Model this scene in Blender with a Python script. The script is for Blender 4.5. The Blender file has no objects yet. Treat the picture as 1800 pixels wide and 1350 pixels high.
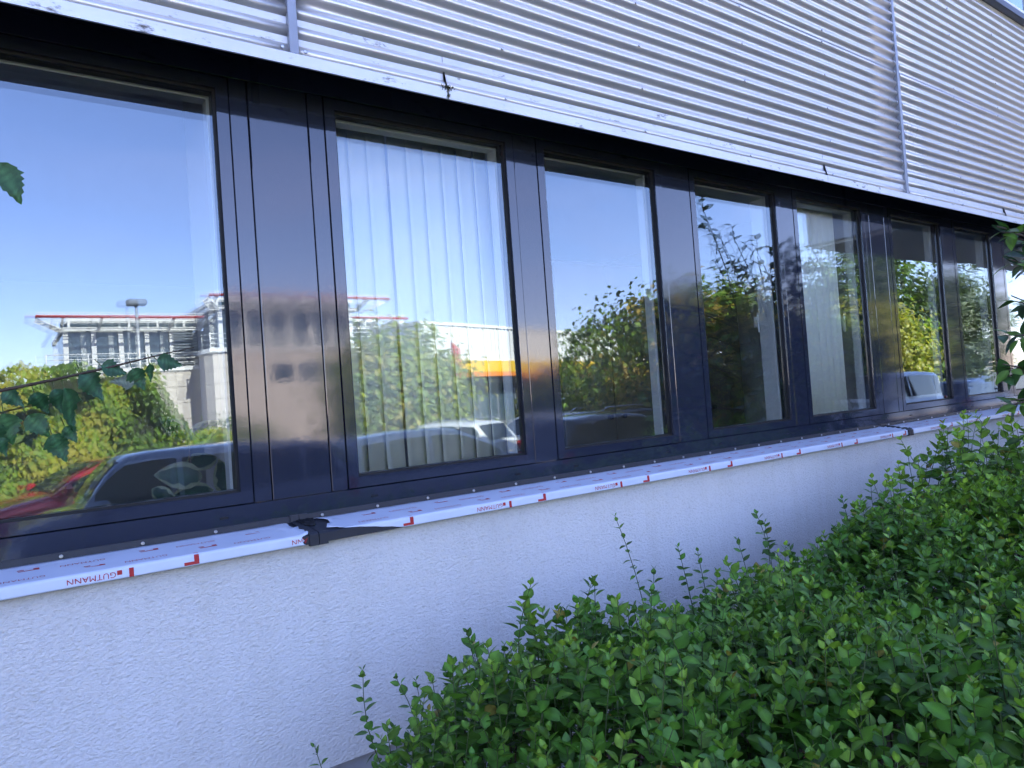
import bpy, math, random
import numpy as np
from mathutils import Vector, Matrix, Quaternion
from math import radians as rad, sin, cos, pi

random.seed(7)
rng = np.random.default_rng(11)
sc = bpy.context.scene
COL = sc.collection

# ------------------------------------------------------------------ camera
CAM = Vector((0.0, -2.5, 1.6))
YAW, PITCH, ROLL, FPX = 0.62594, 0.020045, -0.07179, 1250.0
fwd = Vector((sin(YAW) * cos(PITCH), cos(YAW) * cos(PITCH), sin(PITCH)))
r0 = Vector((cos(YAW), -sin(YAW), 0.0))
u0 = r0.cross(fwd)
right = cos(ROLL) * r0 + sin(ROLL) * u0
up = -sin(ROLL) * r0 + cos(ROLL) * u0
cd = bpy.data.cameras.new("camera")
cam = bpy.data.objects.new("camera", cd)
COL.objects.link(cam)
cam.matrix_world = Matrix(((right.x, up.x, -fwd.x, CAM.x), (right.y, up.y, -fwd.y, CAM.y),
                           (right.z, up.z, -fwd.z, CAM.z), (0, 0, 0, 1)))
cd.sensor_fit = 'HORIZONTAL'
cd.sensor_width = 36.0
cd.lens = 36.0 * FPX / 1800.0
cd.clip_start = 0.05
cd.clip_end = 3000
sc.camera = cam

# ------------------------------------------------------------------ sky, sun, exposure
SUN_EL, SUN_AZ = rad(36), rad(12)            # azimuth from +Y towards +X
SUN = Vector((sin(SUN_AZ) * cos(SUN_EL), cos(SUN_AZ) * cos(SUN_EL), sin(SUN_EL)))
world = bpy.data.worlds.new("World")
sc.world = world
world.use_nodes = True
wt = world.node_tree
wt.nodes.clear()
wo = wt.nodes.new('ShaderNodeOutputWorld')
wb = wt.nodes.new('ShaderNodeBackground')
sky = wt.nodes.new('ShaderNodeTexSky')
sky.sky_type = 'NISHITA'
sky.sun_disc = False
sky.sun_elevation = SUN_EL
sky.sun_rotation = SUN_AZ
sky.air_density = 1.0
sky.dust_density = 0.25
sky.ozone_density = 3.0
sky.altitude = 400
wb.inputs['Strength'].default_value = 0.128
# faint high cirrus, the same everywhere on the dome
tc = wt.nodes.new('ShaderNodeTexCoord')
mp = wt.nodes.new('ShaderNodeMapping')
mp.inputs['Rotation'].default_value = (0.3, 0.15, 0.6)
mp.inputs['Scale'].default_value = (1.2, 3.4, 6.0)
nz = wt.nodes.new('ShaderNodeTexNoise')
nz.inputs['Scale'].default_value = 1.7
nz.inputs['Detail'].default_value = 6
nz.inputs['Distortion'].default_value = 0.6
cr = wt.nodes.new('ShaderNodeValToRGB')
cr.color_ramp.elements[0].position = 0.48
cr.color_ramp.elements[1].position = 0.82
cr.color_ramp.elements[1].color = (0.35, 0.35, 0.35, 1)
mx = wt.nodes.new('ShaderNodeMix')
mx.data_type = 'RGBA'
mx.inputs['B'].default_value = (3.2, 3.9, 5.2, 1)
wt.links.new(tc.outputs['Generated'], mp.inputs['Vector'])
wt.links.new(mp.outputs['Vector'], nz.inputs['Vector'])
wt.links.new(nz.outputs['Fac'], cr.inputs['Fac'])
wt.links.new(cr.outputs['Color'], mx.inputs['Factor'])
wt.links.new(sky.outputs['Color'], mx.inputs['A'])
tn = wt.nodes.new('ShaderNodeMix')
tn.data_type = 'RGBA'
tn.blend_type = 'MULTIPLY'
tn.inputs['Factor'].default_value = 1.0
tn.inputs['B'].default_value = (1.12, 0.94, 1.12, 1)      # camera-like rendering of the blue
wt.links.new(mx.outputs['Result'], tn.inputs['A'])
wt.links.new(tn.outputs['Result'], wb.inputs['Color'])
wt.links.new(wb.outputs['Background'], wo.inputs['Surface'])

sd = bpy.data.lights.new("sun", 'SUN')
sd.energy = 5.0
sd.angle = rad(0.5)
sd.color = (1.0, 0.93, 0.82)
so = bpy.data.objects.new("sun", sd)
COL.objects.link(so)
so.rotation_euler = SUN.to_track_quat('Z', 'Y').to_euler()
so.location = (0, 0, 30)

sc.view_settings.view_transform = 'Standard'
sc.view_settings.look = 'None'
sc.view_settings.gamma = 1
sc.view_settings.use_curve_mapping = False
sc.view_settings.exposure = 2.35
sc.render.engine = 'CYCLES'
cy = sc.cycles
cy.use_denoising = True
cy.use_adaptive_sampling = True
cy.adaptive_threshold = 0.03
cy.max_bounces = 6
cy.diffuse_bounces = 2
cy.glossy_bounces = 4
cy.transmission_bounces = 4
cy.transparent_max_bounces = 24
cy.caustics_reflective = False
cy.caustics_refractive = False
cy.sample_clamp_indirect = 6

# ------------------------------------------------------------------ mesh helpers
ORG = {}      # world origin of each object whose parts are built in world coordinates

def org(o):
    return ORG.get(o, Vector((0, 0, 0)))

class MB:
    """collects faces, in world (or thing-local) coordinates"""
    def __init__(s):
        s.v = []; s.f = []; s.sm = []
    def quad(s, a, b, c, d, smooth=False):
        n = len(s.v); s.v += [tuple(a), tuple(b), tuple(c), tuple(d)]; s.f.append((n, n+1, n+2, n+3)); s.sm.append(smooth)
    def poly(s, pts, smooth=False):
        n = len(s.v); s.v += [tuple(p) for p in pts]; s.f.append(tuple(range(n, n+len(pts)))); s.sm.append(smooth)
    def box(s, x0, x1, y0, y1, z0, z1):
        n = len(s.v)
        s.v += [(x0,y0,z0),(x1,y0,z0),(x1,y1,z0),(x0,y1,z0),(x0,y0,z1),(x1,y0,z1),(x1,y1,z1),(x0,y1,z1)]
        for f in ((0,3,2,1),(4,5,6,7),(0,1,5,4),(1,2,6,5),(2,3,7,6),(3,0,4,7)):
            s.f.append(tuple(n+i for i in f)); s.sm.append(False)
        return s
    def bbox(s, x0, x1, y0, y1, z0, z1, b=0.003):
        """box with chamfered vertical/horizontal edges on all sides"""
        import itertools
        n = len(s.v)
        pts = []
        for sx, sy, sz in itertools.product((0, 1), repeat=3):
            X = (x0, x1)[sx]; Y = (y0, y1)[sy]; Z = (z0, z1)[sz]
            dx = b if sx == 0 else -b; dy = b if sy == 0 else -b; dz = b if sz == 0 else -b
            pts += [(X, Y+dy, Z+dz), (X+dx, Y, Z+dz), (X+dx, Y+dy, Z)]
        s.v += pts
        def i(sx, sy, sz, k): return n + (sx*4+sy*2+sz)*3 + k
        F = []
        for sx in (0, 1):
            q = [i(sx,0,0,0), i(sx,1,0,0), i(sx,1,1,0), i(sx,0,1,0)]; F.append(q if sx else q[::-1])
        for sy in (0, 1):
            q = [i(0,sy,0,1), i(1,sy,0,1), i(1,sy,1,1), i(0,sy,1,1)]; F.append(q[::-1] if sy else q)
        for sz in (0, 1):
            q = [i(0,0,sz,2), i(1,0,sz,2), i(1,1,sz,2), i(0,1,sz,2)]; F.append(q if sz else q[::-1])
        for sx in (0, 1):
            for sy in (0, 1):
                F.append([i(sx,sy,0,0), i(sx,sy,1,0), i(sx,sy,1,1), i(sx,sy,0,1)])
            for sz in (0, 1):
                F.append([i(sx,0,sz,0), i(sx,1,sz,0), i(sx,1,sz,2), i(sx,0,sz,2)])
        for sy in (0, 1):
            for sz in (0, 1):
                F.append([i(0,sy,sz,1), i(1,sy,sz,1), i(1,sy,sz,2), i(0,sy,sz,2)])
        for sx in (0, 1):
            for sy in (0, 1):
                for sz in (0, 1):
                    F.append([i(sx,sy,sz,0), i(sx,sy,sz,1), i(sx,sy,sz,2)])
        for f in F:
            s.f.append(tuple(f)); s.sm.append(False)
        s.fix = True
        return s
    def ring(s, x0, x1, z0, z1, w, y0, y1, miter=True):
        """rectangular frame (mitred) of width w between planes y0 (front) and y1"""
        n = len(s.v)
        for (a, b) in ((x0, z0), (x1, z0), (x1, z1), (x0, z1)):
            s.v.append((a, y0, b))
        for (a, b) in ((x0+w, z0+w), (x1-w, z0+w), (x1-w, z1-w), (x0+w, z1-w)):
            s.v.append((a, y0, b))
        for k in range(8):
            p = s.v[n+k]; s.v.append((p[0], y1, p[2]))
        for k in range(4):
            j = (k+1) % 4
            for f in ((k, j, 4+j, 4+k), (8+j, 8+k, 12+k, 12+j), (j, k, 8+k, 8+j), (4+k, 4+j, 12+j, 12+k)):
                s.f.append(tuple(n+i for i in f)); s.sm.append(False)
        return s
    def extr(s, prof, x0, x1, smooth=False, cap=True):
        """extrude a closed (y,z) profile along x"""
        n = len(s.v); m = len(prof)
        s.v += [(x0, y, z) for y, z in prof] + [(x1, y, z) for y, z in prof]
        for k in range(m):
            j = (k+1) % m
            s.f.append((n+k, n+m+k, n+m+j, n+j)); s.sm.append(smooth)
        if cap:
            s.f.append(tuple(n+k for k in range(m))); s.sm.append(False)
            s.f.append(tuple(n+m+k for k in reversed(range(m)))); s.sm.append(False)
        return s
    def tube(s, pts, rads, seg=8, cap=True):
        pts = [Vector(p) for p in pts]
        n = len(s.v); m = len(pts)
        ref = Vector((0.31, 0.17, 0.93))
        for i, p in enumerate(pts):
            d = (pts[min(i+1, m-1)] - pts[max(i-1, 0)]).normalized()
            a = d.cross(ref)
            if a.length < 1e-3: a = d.cross(Vector((1, 0, 0)))
            a.normalize(); b = d.cross(a)
            r = rads[i] if hasattr(rads, '__len__') else rads
            for k in range(seg):
                t = 2*pi*k/seg
                s.v.append(tuple(p + a*(r*cos(t)) + b*(r*sin(t))))
        for i in range(m-1):
            for k in range(seg):
                j = (k+1) % seg
                s.f.append((n+i*seg+k, n+i*seg+j, n+(i+1)*seg+j, n+(i+1)*seg+k)); s.sm.append(True)
        if cap:
            s.f.append(tuple(n+k for k in reversed(range(seg)))); s.sm.append(False)
            s.f.append(tuple(n+(m-1)*seg+k for k in range(seg))); s.sm.append(False)
        return s
    def grid(s, P, smooth=True):
        """P: rows x cols of points"""
        n = len(s.v); R = len(P); Cc = len(P[0])
        for row in P:
            s.v += [tuple(p) for p in row]
        for i in range(R-1):
            for j in range(Cc-1):
                a = n+i*Cc+j
                s.f.append((a, a+1, a+Cc+1, a+Cc)); s.sm.append(smooth)
        return s
    def mesh(s, name, off=Vector((0, 0, 0))):
        me = bpy.data.meshes.new(name)
        if off.length > 0:
            v = [(a-off.x, b-off.y, c-off.z) for a, b, c in s.v]
        else:
            v = s.v
        me.from_pydata(v, [], s.f)
        if any(s.sm):
            me.polygons.foreach_set('use_smooth', s.sm)
        if getattr(s, 'fix', False):
            import bmesh
            bm = bmesh.new(); bm.from_mesh(me)
            bmesh.ops.recalc_face_normals(bm, faces=bm.faces)
            bm.to_mesh(me); bm.free()
        me.update()
        return me

def link(name, me, mat, parent=None):
    o = bpy.data.objects.new(name, me)
    COL.objects.link(o)
    if mat is not None:
        if isinstance(mat, (list, tuple)):
            if not me.materials:
                for m in mat: me.materials.append(m)
        elif not me.materials:
            me.materials.append(mat)
    if parent is not None:
        o.parent = parent
    return o

def build(name, mb, mat, parent=None):
    """parts are written in world coordinates; their parent sits at ORG"""
    off = org(parent) if parent is not None else Vector((0, 0, 0))
    o = link(name, mb.mesh(name, off), mat, parent)
    if parent is not None: ORG[o] = off
    return o

def thing(name, label, cat, loc=(0, 0, 0), group=None, rz=0.0):
    o = bpy.data.objects.new(name, None)
    o.empty_display_size = 0.2
    COL.objects.link(o)
    o.location = loc
    o.rotation_euler = (0, 0, rz)
    o['label'] = label; o['category'] = cat
    if group: o['group'] = group
    ORG[o] = Vector(loc) if rz == 0 else Vector((0, 0, 0))
    return o

def tag(o, label, cat, group=None):
    o['label'] = label; o['category'] = cat
    if group: o['group'] = group
    return o

# ------------------------------------------------------------------ materials
def newmat(name):
    m = bpy.data.materials.new(name)
    m.use_nodes = True
    nt = m.node_tree
    return m, nt, nt.nodes['Principled BSDF']

def pm(name, col, rough=0.5, metal=0.0, ior=1.45, var=0.0, vscale=8.0, bump=0.0, bscale=60.0, bdet=4,
       col2=None, c2scale=4.0, c2lo=0.5, c2hi=0.7, coat=0.0, coord='Object', stretch=None, rvar=0.0):
    """principled material with brightness variation, a second stain colour and a fine bump"""
    m, nt, b = newmat(name)
    b.inputs['Base Color'].default_value = (*col, 1)
    b.inputs['Roughness'].default_value = rough
    b.inputs['Metallic'].default_value = metal
    b.inputs['IOR'].default_value = ior
    b.inputs['Coat Weight'].default_value = coat
    b.inputs['Coat Roughness'].default_value = 0.04
    t = nt.nodes.new('ShaderNodeTexCoord')
    vec = t.outputs[coord]
    if stretch:
        mpn = nt.nodes.new('ShaderNodeMapping'); mpn.inputs['Scale'].default_value = stretch
        nt.links.new(vec, mpn.inputs['Vector']); vec = mpn.outputs['Vector']
    cur = None
    if var > 0:
        n = nt.nodes.new('ShaderNodeTexNoise'); n.inputs['Scale'].default_value = vscale; n.inputs['Detail'].default_value = 6
        n.inputs['Roughness'].default_value = 0.65
        nt.links.new(vec, n.inputs['Vector'])
        r = nt.nodes.new('ShaderNodeValToRGB')
        r.color_ramp.elements[0].position = 0.3; r.color_ramp.elements[1].position = 0.7
        lo = [max(0, c*(1-var)) for c in col]; hi = [min(1, c*(1+var)) for c in col]
        r.color_ramp.elements[0].color = (*lo, 1); r.color_ramp.elements[1].color = (*hi, 1)
        nt.links.new(n.outputs['Fac'], r.inputs['Fac'])
        cur = r.outputs['Color']
    if col2 is not None:
        n2 = nt.nodes.new('ShaderNodeTexNoise'); n2.inputs['Scale'].default_value = c2scale; n2.inputs['Detail'].default_value = 8
        n2.inputs['Roughness'].default_value = 0.7
        nt.links.new(vec, n2.inputs['Vector'])
        r2 = nt.nodes.new('ShaderNodeValToRGB')
        r2.color_ramp.elements[0].position = c2lo; r2.color_ramp.elements[1].position = c2hi
        nt.links.new(n2.outputs['Fac'], r2.inputs['Fac'])
        x = nt.nodes.new('ShaderNodeMix'); x.data_type = 'RGBA'
        nt.links.new(r2.outputs['Color'], x.inputs['Factor'])
        if cur is not None: nt.links.new(cur, x.inputs['A'])
        else: x.inputs['A'].default_value = (*col, 1)
        x.inputs['B'].default_value = (*col2, 1)
        cur = x.outputs['Result']
    if cur is not None:
        nt.links.new(cur, b.inputs['Base Color'])
    if rvar > 0:
        n3 = nt.nodes.new('ShaderNodeTexNoise'); n3.inputs['Scale'].default_value = vscale*1.7; n3.inputs['Detail'].default_value = 5
        nt.links.new(vec, n3.inputs['Vector'])
        mr = nt.nodes.new('ShaderNodeMapRange'); mr.inputs['To Min'].default_value = max(0.01, rough-rvar); mr.inputs['To Max'].default_value = rough+rvar
        mr.inputs['From Min'].default_value = 0.3; mr.inputs['From Max'].default_value = 0.7
        nt.links.new(n3.outputs['Fac'], mr.inputs['Value']); nt.links.new(mr.outputs['Result'], b.inputs['Roughness'])
    if bump > 0:
        n4 = nt.nodes.new('ShaderNodeTexNoise'); n4.inputs['Scale'].default_value = bscale; n4.inputs['Detail'].default_value = bdet
        nt.links.new(vec, n4.inputs['Vector'])
        bp = nt.nodes.new('ShaderNodeBump'); bp.inputs['Strength'].default_value = 1.0; bp.inputs['Distance'].default_value = bump
        nt.links.new(n4.outputs['Fac'], bp.inputs['Height']); nt.links.new(bp.outputs['Normal'], b.inputs['Normal'])
    return m

def glass_mat(name, r0, tint=(0.985, 0.993, 0.99), wave=0.0, wscale=2.0, stretch=(1, 1, 1), dust=0.0):
    """coated window pane: mirror reflection rising with angle over a clear pane"""
    m, nt, b = newmat(name)
    nt.nodes.remove(b)
    out = nt.nodes['Material Output']
    lw = nt.nodes.new('ShaderNodeLayerWeight'); lw.inputs['Blend'].default_value = 0.5
    pw = nt.nodes.new('ShaderNodeMath'); pw.operation = 'POWER'; pw.inputs[1].default_value = 4.0
    mr = nt.nodes.new('ShaderNodeMapRange'); mr.inputs['To Min'].default_value = r0; mr.inputs['To Max'].default_value = 1.0
    geo = nt.nodes.new('ShaderNodeNewGeometry')
    inv = nt.nodes.new('ShaderNodeMath'); inv.operation = 'SUBTRACT'; inv.inputs[0].default_value = 1.0
    mul = nt.nodes.new('ShaderNodeMath'); mul.operation = 'MULTIPLY'
    tr = nt.nodes.new('ShaderNodeBsdfTransparent'); tr.inputs['Color'].default_value = (*tint, 1)
    gl = nt.nodes.new('ShaderNodeBsdfGlossy'); gl.inputs['Roughness'].default_value = 0.0
    gl.inputs['Color'].default_value = (0.80, 0.93, 1.0, 1)
    mix = nt.nodes.new('ShaderNodeMixShader')
    nt.links.new(lw.outputs['Facing'], pw.inputs[0])
    nt.links.new(pw.outputs[0], mr.inputs['Value'])
    nt.links.new(geo.outputs['Backfacing'], inv.inputs[1])
    nt.links.new(inv.outputs[0], mul.inputs[0]); nt.links.new(mr.outputs['Result'], mul.inputs[1])
    nt.links.new(mul.outputs[0], mix.inputs['Fac'])
    nt.links.new(tr.outputs[0], mix.inputs[1]); nt.links.new(gl.outputs[0], mix.inputs[2])
    df = nt.nodes.new('ShaderNodeBsdfDiffuse'); df.inputs['Color'].default_value = (0.6, 0.58, 0.55, 1)
    dt = nt.nodes.new('ShaderNodeTexCoord'); dn = nt.nodes.new('ShaderNodeTexNoise'); dn.inputs['Scale'].default_value = 7.0; dn.inputs['Detail'].default_value = 9; dn.inputs['Roughness'].default_value = 0.75
    dr = nt.nodes.new('ShaderNodeMapRange'); dr.inputs['From Min'].default_value = 0.42; dr.inputs['From Max'].default_value = 0.8; dr.inputs['To Max'].default_value = dust
    dm = nt.nodes.new('ShaderNodeMixShader')
    nt.links.new(dt.outputs['Object'], dn.inputs['Vector']); nt.links.new(dn.outputs['Fac'], dr.inputs['Value']); nt.links.new(dr.outputs['Result'], dm.inputs['Fac'])
    nt.links.new(mix.outputs[0], dm.inputs[1]); nt.links.new(df.outputs[0], dm.inputs[2])
    nt.links.new((dm if dust > 0 else mix).outputs[0], out.inputs['Surface'])
    if wave > 0:
        t = nt.nodes.new('ShaderNodeTexCoord')
        mpn = nt.nodes.new('ShaderNodeMapping'); mpn.inputs['Scale'].default_value = stretch
        n = nt.nodes.new('ShaderNodeTexNoise'); n.inputs['Scale'].default_value = wscale; n.inputs['Detail'].default_value = 1.5
        bp = nt.nodes.new('ShaderNodeBump'); bp.inputs['Strength'].default_value = 1.0; bp.inputs['Distance'].default_value = wave
        nt.links.new(t.outputs['Object'], mpn.inputs['Vector']); nt.links.new(mpn.outputs['Vector'], n.inputs['Vector'])
        nt.links.new(n.outputs['Fac'], bp.inputs['Height']); nt.links.new(bp.outputs['Normal'], gl.inputs['Normal'])
    return m

def leaf_mat(name, rough=0.38, transl=0.3, attr=True, col=(0.05, 0.12, 0.03), spec=0.5, vein=0.0):
    m, nt, b = newmat(name)
    out = nt.nodes['Material Output']
    b.inputs['Roughness'].default_value = rough
    b.inputs['Specular IOR Level'].default_value = spec
    tl = nt.nodes.new('ShaderNodeBsdfTranslucent')
    mix = nt.nodes.new('ShaderNodeMixShader'); mix.inputs['Fac'].default_value = transl
    if attr:
        a = nt.nodes.new('ShaderNodeAttribute'); a.attribute_name = 'tint'
        src = a.outputs['Color']
        oi = nt.nodes.new('ShaderNodeTexCoord')
        n = nt.nodes.new('ShaderNodeTexNoise'); n.inputs['Scale'].default_value = 55.0; n.inputs['Detail'].default_value = 3
        nt.links.new(oi.outputs['Object'], n.inputs['Vector'])
        mr = nt.nodes.new('ShaderNodeMapRange'); mr.inputs['To Min'].default_value = 0.72; mr.inputs['To Max'].default_value = 1.28
        mr.inputs['From Min'].default_value = 0.25; mr.inputs['From Max'].default_value = 0.75
        nt.links.new(n.outputs['Fac'], mr.inputs['Value'])
        vm = nt.nodes.new('ShaderNodeVectorMath'); vm.operation = 'SCALE'
        nt.links.new(src, vm.inputs[0]); nt.links.new(mr.outputs['Result'], vm.inputs['Scale'])
        src = vm.outputs['Vector']
        nt.links.new(src, b.inputs['Base Color'])
        hs = nt.nodes.new('ShaderNodeMix'); hs.data_type = 'RGBA'; hs.blend_type = 'MULTIPLY'; hs.inputs['Factor'].default_value = 1
        hs.inputs['B'].default_value = (1.5, 1.6, 0.7, 1)
        nt.links.new(src, hs.inputs['A']); nt.links.new(hs.outputs['Result'], tl.inputs['Color'])
    else:
        b.inputs['Base Color'].default_value = (*col, 1)
        tl.inputs['Color'].default_value = (col[0]*1.5, col[1]*1.6, col[2]*.7, 1)
    nt.links.new(b.outputs[0], mix.inputs[1]); nt.links.new(tl.outputs[0], mix.inputs[2])
    nt.links.new(mix.outputs[0], out.inputs['Surface'])
    return m

def plaster_mat():
    m, nt, b = newmat('rough_plaster')
    b.inputs['Roughness'].default_value = 0.9
    b.inputs['Specular IOR Level'].default_value = 0.2
    t = nt.nodes.new('ShaderNodeTexCoord'); vec = t.outputs['Object']
    n = nt.nodes.new('ShaderNodeTexNoise'); n.inputs['Scale'].default_value = 105.0; n.inputs['Detail'].default_value = 3.0
    n.inputs['Distortion'].default_value = 0.5; n.inputs['Roughness'].default_value = 0.55
    mpn = nt.nodes.new('ShaderNodeMapping'); mpn.inputs['Scale'].default_value = (0.75, 1, 1.15); mpn.inputs['Rotation'].default_value = (0, 0.5, 0)
    nt.links.new(vec, mpn.inputs['Vector']); nt.links.new(mpn.outputs['Vector'], n.inputs['Vector'])
    v = nt.nodes.new('ShaderNodeTexNoise'); v.inputs['Scale'].default_value = 260; v.inputs['Detail'].default_value = 2
    nt.links.new(vec, v.inputs['Vector'])
    ad = nt.nodes.new('ShaderNodeMath'); ad.operation = 'MULTIPLY_ADD'; ad.inputs[1].default_value = 0.25
    nt.links.new(v.outputs['Fac'], ad.inputs[0]); nt.links.new(n.outputs['Fac'], ad.inputs[2])
    bp = nt.nodes.new('ShaderNodeBump'); bp.inputs['Strength'].default_value = 1.0; bp.inputs['Distance'].default_value = 0.0062
    nt.links.new(ad.outputs[0], bp.inputs['Height']); nt.links.new(bp.outputs['Normal'], b.inputs['Normal'])
    big = nt.nodes.new('ShaderNodeTexNoise'); big.inputs['Scale'].default_value = 1.6; big.inputs['Detail'].default_value = 7
    big.inputs['Roughness'].default_value = 0.65
    nt.links.new(vec, big.inputs['Vector'])
    r = nt.nodes.new('ShaderNodeValToRGB')
    r.color_ramp.elements[0].position = 0.32; r.color_ramp.elements[0].color = (0.69, 0.68, 0.66, 1)
    r.color_ramp.elements[1].position = 0.68; r.color_ramp.elements[1].color = (0.755, 0.745, 0.725, 1)
    nt.links.new(big.outputs['Fac'], r.inputs['Fac'])
    # slightly darker tone in the pits of the grain
    r2 = nt.nodes.new('ShaderNodeValToRGB')
    r2.color_ramp.elements[0].position = 0.30; r2.color_ramp.elements[0].color = (0.88, 0.87, 0.85, 1)
    r2.color_ramp.elements[1].position = 0.48; r2.color_ramp.elements[1].color = (1, 1, 1, 1)
    nt.links.new(n.outputs['Fac'], r2.inputs['Fac'])
    mm = nt.nodes.new('ShaderNodeMix'); mm.data_type = 'RGBA'; mm.blend_type = 'MULTIPLY'; mm.inputs['Factor'].default_value = 1
    nt.links.new(r.outputs['Color'], mm.inputs['A']); nt.links.new(r2.outputs['Color'], mm.inputs['B'])
    ms = nt.nodes.new('ShaderNodeMapping'); ms.inputs['Scale'].default_value = (7.0, 1, 0.5)
    sn = nt.nodes.new('ShaderNodeTexNoise'); sn.inputs['Scale'].default_value = 1.6; sn.inputs['Detail'].default_value = 7; sn.inputs['Roughness'].default_value = 0.7
    nt.links.new(vec, ms.inputs['Vector']); nt.links.new(ms.outputs['Vector'], sn.inputs['Vector'])
    r5 = nt.nodes.new('ShaderNodeValToRGB')
    r5.color_ramp.elements[0].position = 0.36; r5.color_ramp.elements[0].color = (0.965, 0.96, 0.945, 1)
    r5.color_ramp.elements[1].position = 0.52; r5.color_ramp.elements[1].color = (1, 1, 1, 1)
    nt.links.new(sn.outputs['Fac'], r5.inputs['Fac'])
    m5 = nt.nodes.new('ShaderNodeMix'); m5.data_type = 'RGBA'; m5.blend_type = 'MULTIPLY'; m5.inputs['Factor'].default_value = 1
    nt.links.new(mm.outputs['Result'], m5.inputs['A']); nt.links.new(r5.outputs['Color'], m5.inputs['B'])
    nt.links.new(m5.outputs['Result'], b.inputs['Base Color'])
    return m

M = {}
M['plaster'] = plaster_mat()
M['plinth'] = pm('plinth_paint', (0.36, 0.37, 0.40), 0.8, var=0.12, vscale=3, bump=0.002, bscale=40, col2=(0.2, 0.19, 0.17), c2scale=3, c2lo=.58, c2hi=.8)
M['anthracite'] = pm('anthracite_lacquer', (0.022, 0.027, 0.043), 0.06, ior=1.85, var=0.08, vscale=3, bump=0.00006, bscale=42, bdet=2, rvar=0.02)
M['sill_metal'] = pm('sill_metal', (0.020, 0.023, 0.032), 0.45, var=.1, vscale=5)
M['groove'] = pm('groove_black', (0.004, 0.004, 0.005), 0.8)
M['gasket'] = pm('rubber_gasket', (0.006, 0.006, 0.007), 0.55)
M['inner_frame'] = pm('inner_frame_white', (0.55, 0.57, 0.56), 0.4)
M['soffit'] = pm('soffit_dark', (0.03, 0.032, 0.04), 0.6, var=0.3, vscale=4)
M['flashing'] = pm('flashing_weathered', (0.74, 0.75, 0.76), 0.42, metal=0.15, var=0.08, vscale=7, col2=(0.10, 0.085, 0.07), c2scale=26, c2lo=.60, c2hi=.70, stretch=(.35, 1, 1))
M['film'] = pm('protective_film', (0.62, 0.68, 0.79), 0.28, var=0.04, vscale=5, bump=0.0006, bscale=9, bdet=3)
M['red_print'] = pm('red_print', (0.42, 0.02, 0.025), 0.35)
M['steel'] = pm('screw_steel', (0.55, 0.55, 0.56), 0.3, metal=1.0)
M['strip'] = pm('joint_strip_grey', (0.30, 0.32, 0.36), 0.45, metal=0.4, var=.1)
M['black_plastic'] = pm('black_plastic', (0.01, 0.01, 0.012), 0.25, bump=.002, bscale=40)
M['coping'] = pm('coping_dark', (0.012, 0.013, 0.016), 0.35)
M['white_paint'] = pm('white_paint', (0.78, 0.78, 0.77), 0.4, var=.04)
M['room'] = pm('room_wall', (0.42, 0.41, 0.39), 0.8, var=.04, vscale=2)
M['room_dark'] = pm('room_carpet', (0.09, 0.09, 0.10), 0.9, var=.2, vscale=30)
M['ceiling'] = pm('room_ceiling', (0.7, 0.7, 0.69), 0.85)

def corrugated_mat():
    m, nt, b = newmat('corrugated_aluminium')
    b.inputs['Metallic'].default_value = 0.72
    b.inputs['Roughness'].default_value = 0.36
    t = nt.nodes.new('ShaderNodeTexCoord')
    mpn = nt.nodes.new('ShaderNodeMapping'); mpn.inputs['Scale'].default_value = (0.5, 1, 6)
    nt.links.new(t.outputs['Object'], mpn.inputs['Vector'])
    n = nt.nodes.new('ShaderNodeTexNoise'); n.inputs['Scale'].default_value = 5; n.inputs['Detail'].default_value = 8; n.inputs['Roughness'].default_value = 0.7
    nt.links.new(mpn.outputs['Vector'], n.inputs['Vector'])
    r = nt.nodes.new('ShaderNodeValToRGB')
    r.color_ramp.elements[0].position = 0.3; r.color_ramp.elements[0].color = (0.60, 0.575, 0.54, 1)
    r.color_ramp.elements[1].position = 0.62; r.color_ramp.elements[1].color = (0.73, 0.705, 0.67, 1)
    nt.links.new(n.outputs['Fac'], r.inputs['Fac'])
    # patches of algae
    n2 = nt.nodes.new('ShaderNodeTexNoise'); n2.inputs['Scale'].default_value = 1.1; n2.inputs['Detail'].default_value = 3
    nt.links.new(t.outputs['Object'], n2.inputs['Vector'])
    n3 = nt.nodes.new('ShaderNodeTexNoise'); n3.inputs['Scale'].default_value = 55; n3.inputs['Detail'].default_value = 6
    nt.links.new(t.outputs['Object'], n3.inputs['Vector'])
    mu = nt.nodes.new('ShaderNodeMath'); mu.operation = 'MULTIPLY'
    nt.links.new(n2.outputs['Fac'], mu.inputs[0]); nt.links.new(n3.outputs['Fac'], mu.inputs[1])
    r3 = nt.nodes.new('ShaderNodeValToRGB')
    r3.color_ramp.elements[0].position = 0.40; r3.color_ramp.elements[1].position = 0.56; r3.color_ramp.elements[1].color = (.7, .7, .7, 1)
    nt.links.new(mu.outputs[0], r3.inputs['Fac'])
    x = nt.nodes.new('ShaderNodeMix'); x.data_type = 'RGBA'; x.inputs['B'].default_value = (0.16, 0.15, 0.10, 1)
    nt.links.new(r3.outputs['Color'], x.inputs['Factor']); nt.links.new(r.outputs['Color'], x.inputs['A'])
    nt.links.new(x.outputs['Result'], b.inputs['Base Color'])
    return m
M['corrugated'] = corrugated_mat()
M['pane_outer'] = glass_mat('coated_outer_pane', 0.155, wave=0.0006, wscale=1.3, dust=0.018)
M['pane_inner'] = glass_mat('clear_inner_pane', 0.095, wave=0.0008, wscale=1.1)
M['pane_wavy'] = glass_mat('wavy_outer_pane', 0.20, wave=0.0012, wscale=5.0, stretch=(0.5, 1, 3.0))

# ================================================================== THE OFFICE BUILDING
B = thing('office_building', 'office facade with anthracite window band, silver corrugated cladding and white plaster wall below', 'building')
XL, XR = -9.0, 30.0

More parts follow.
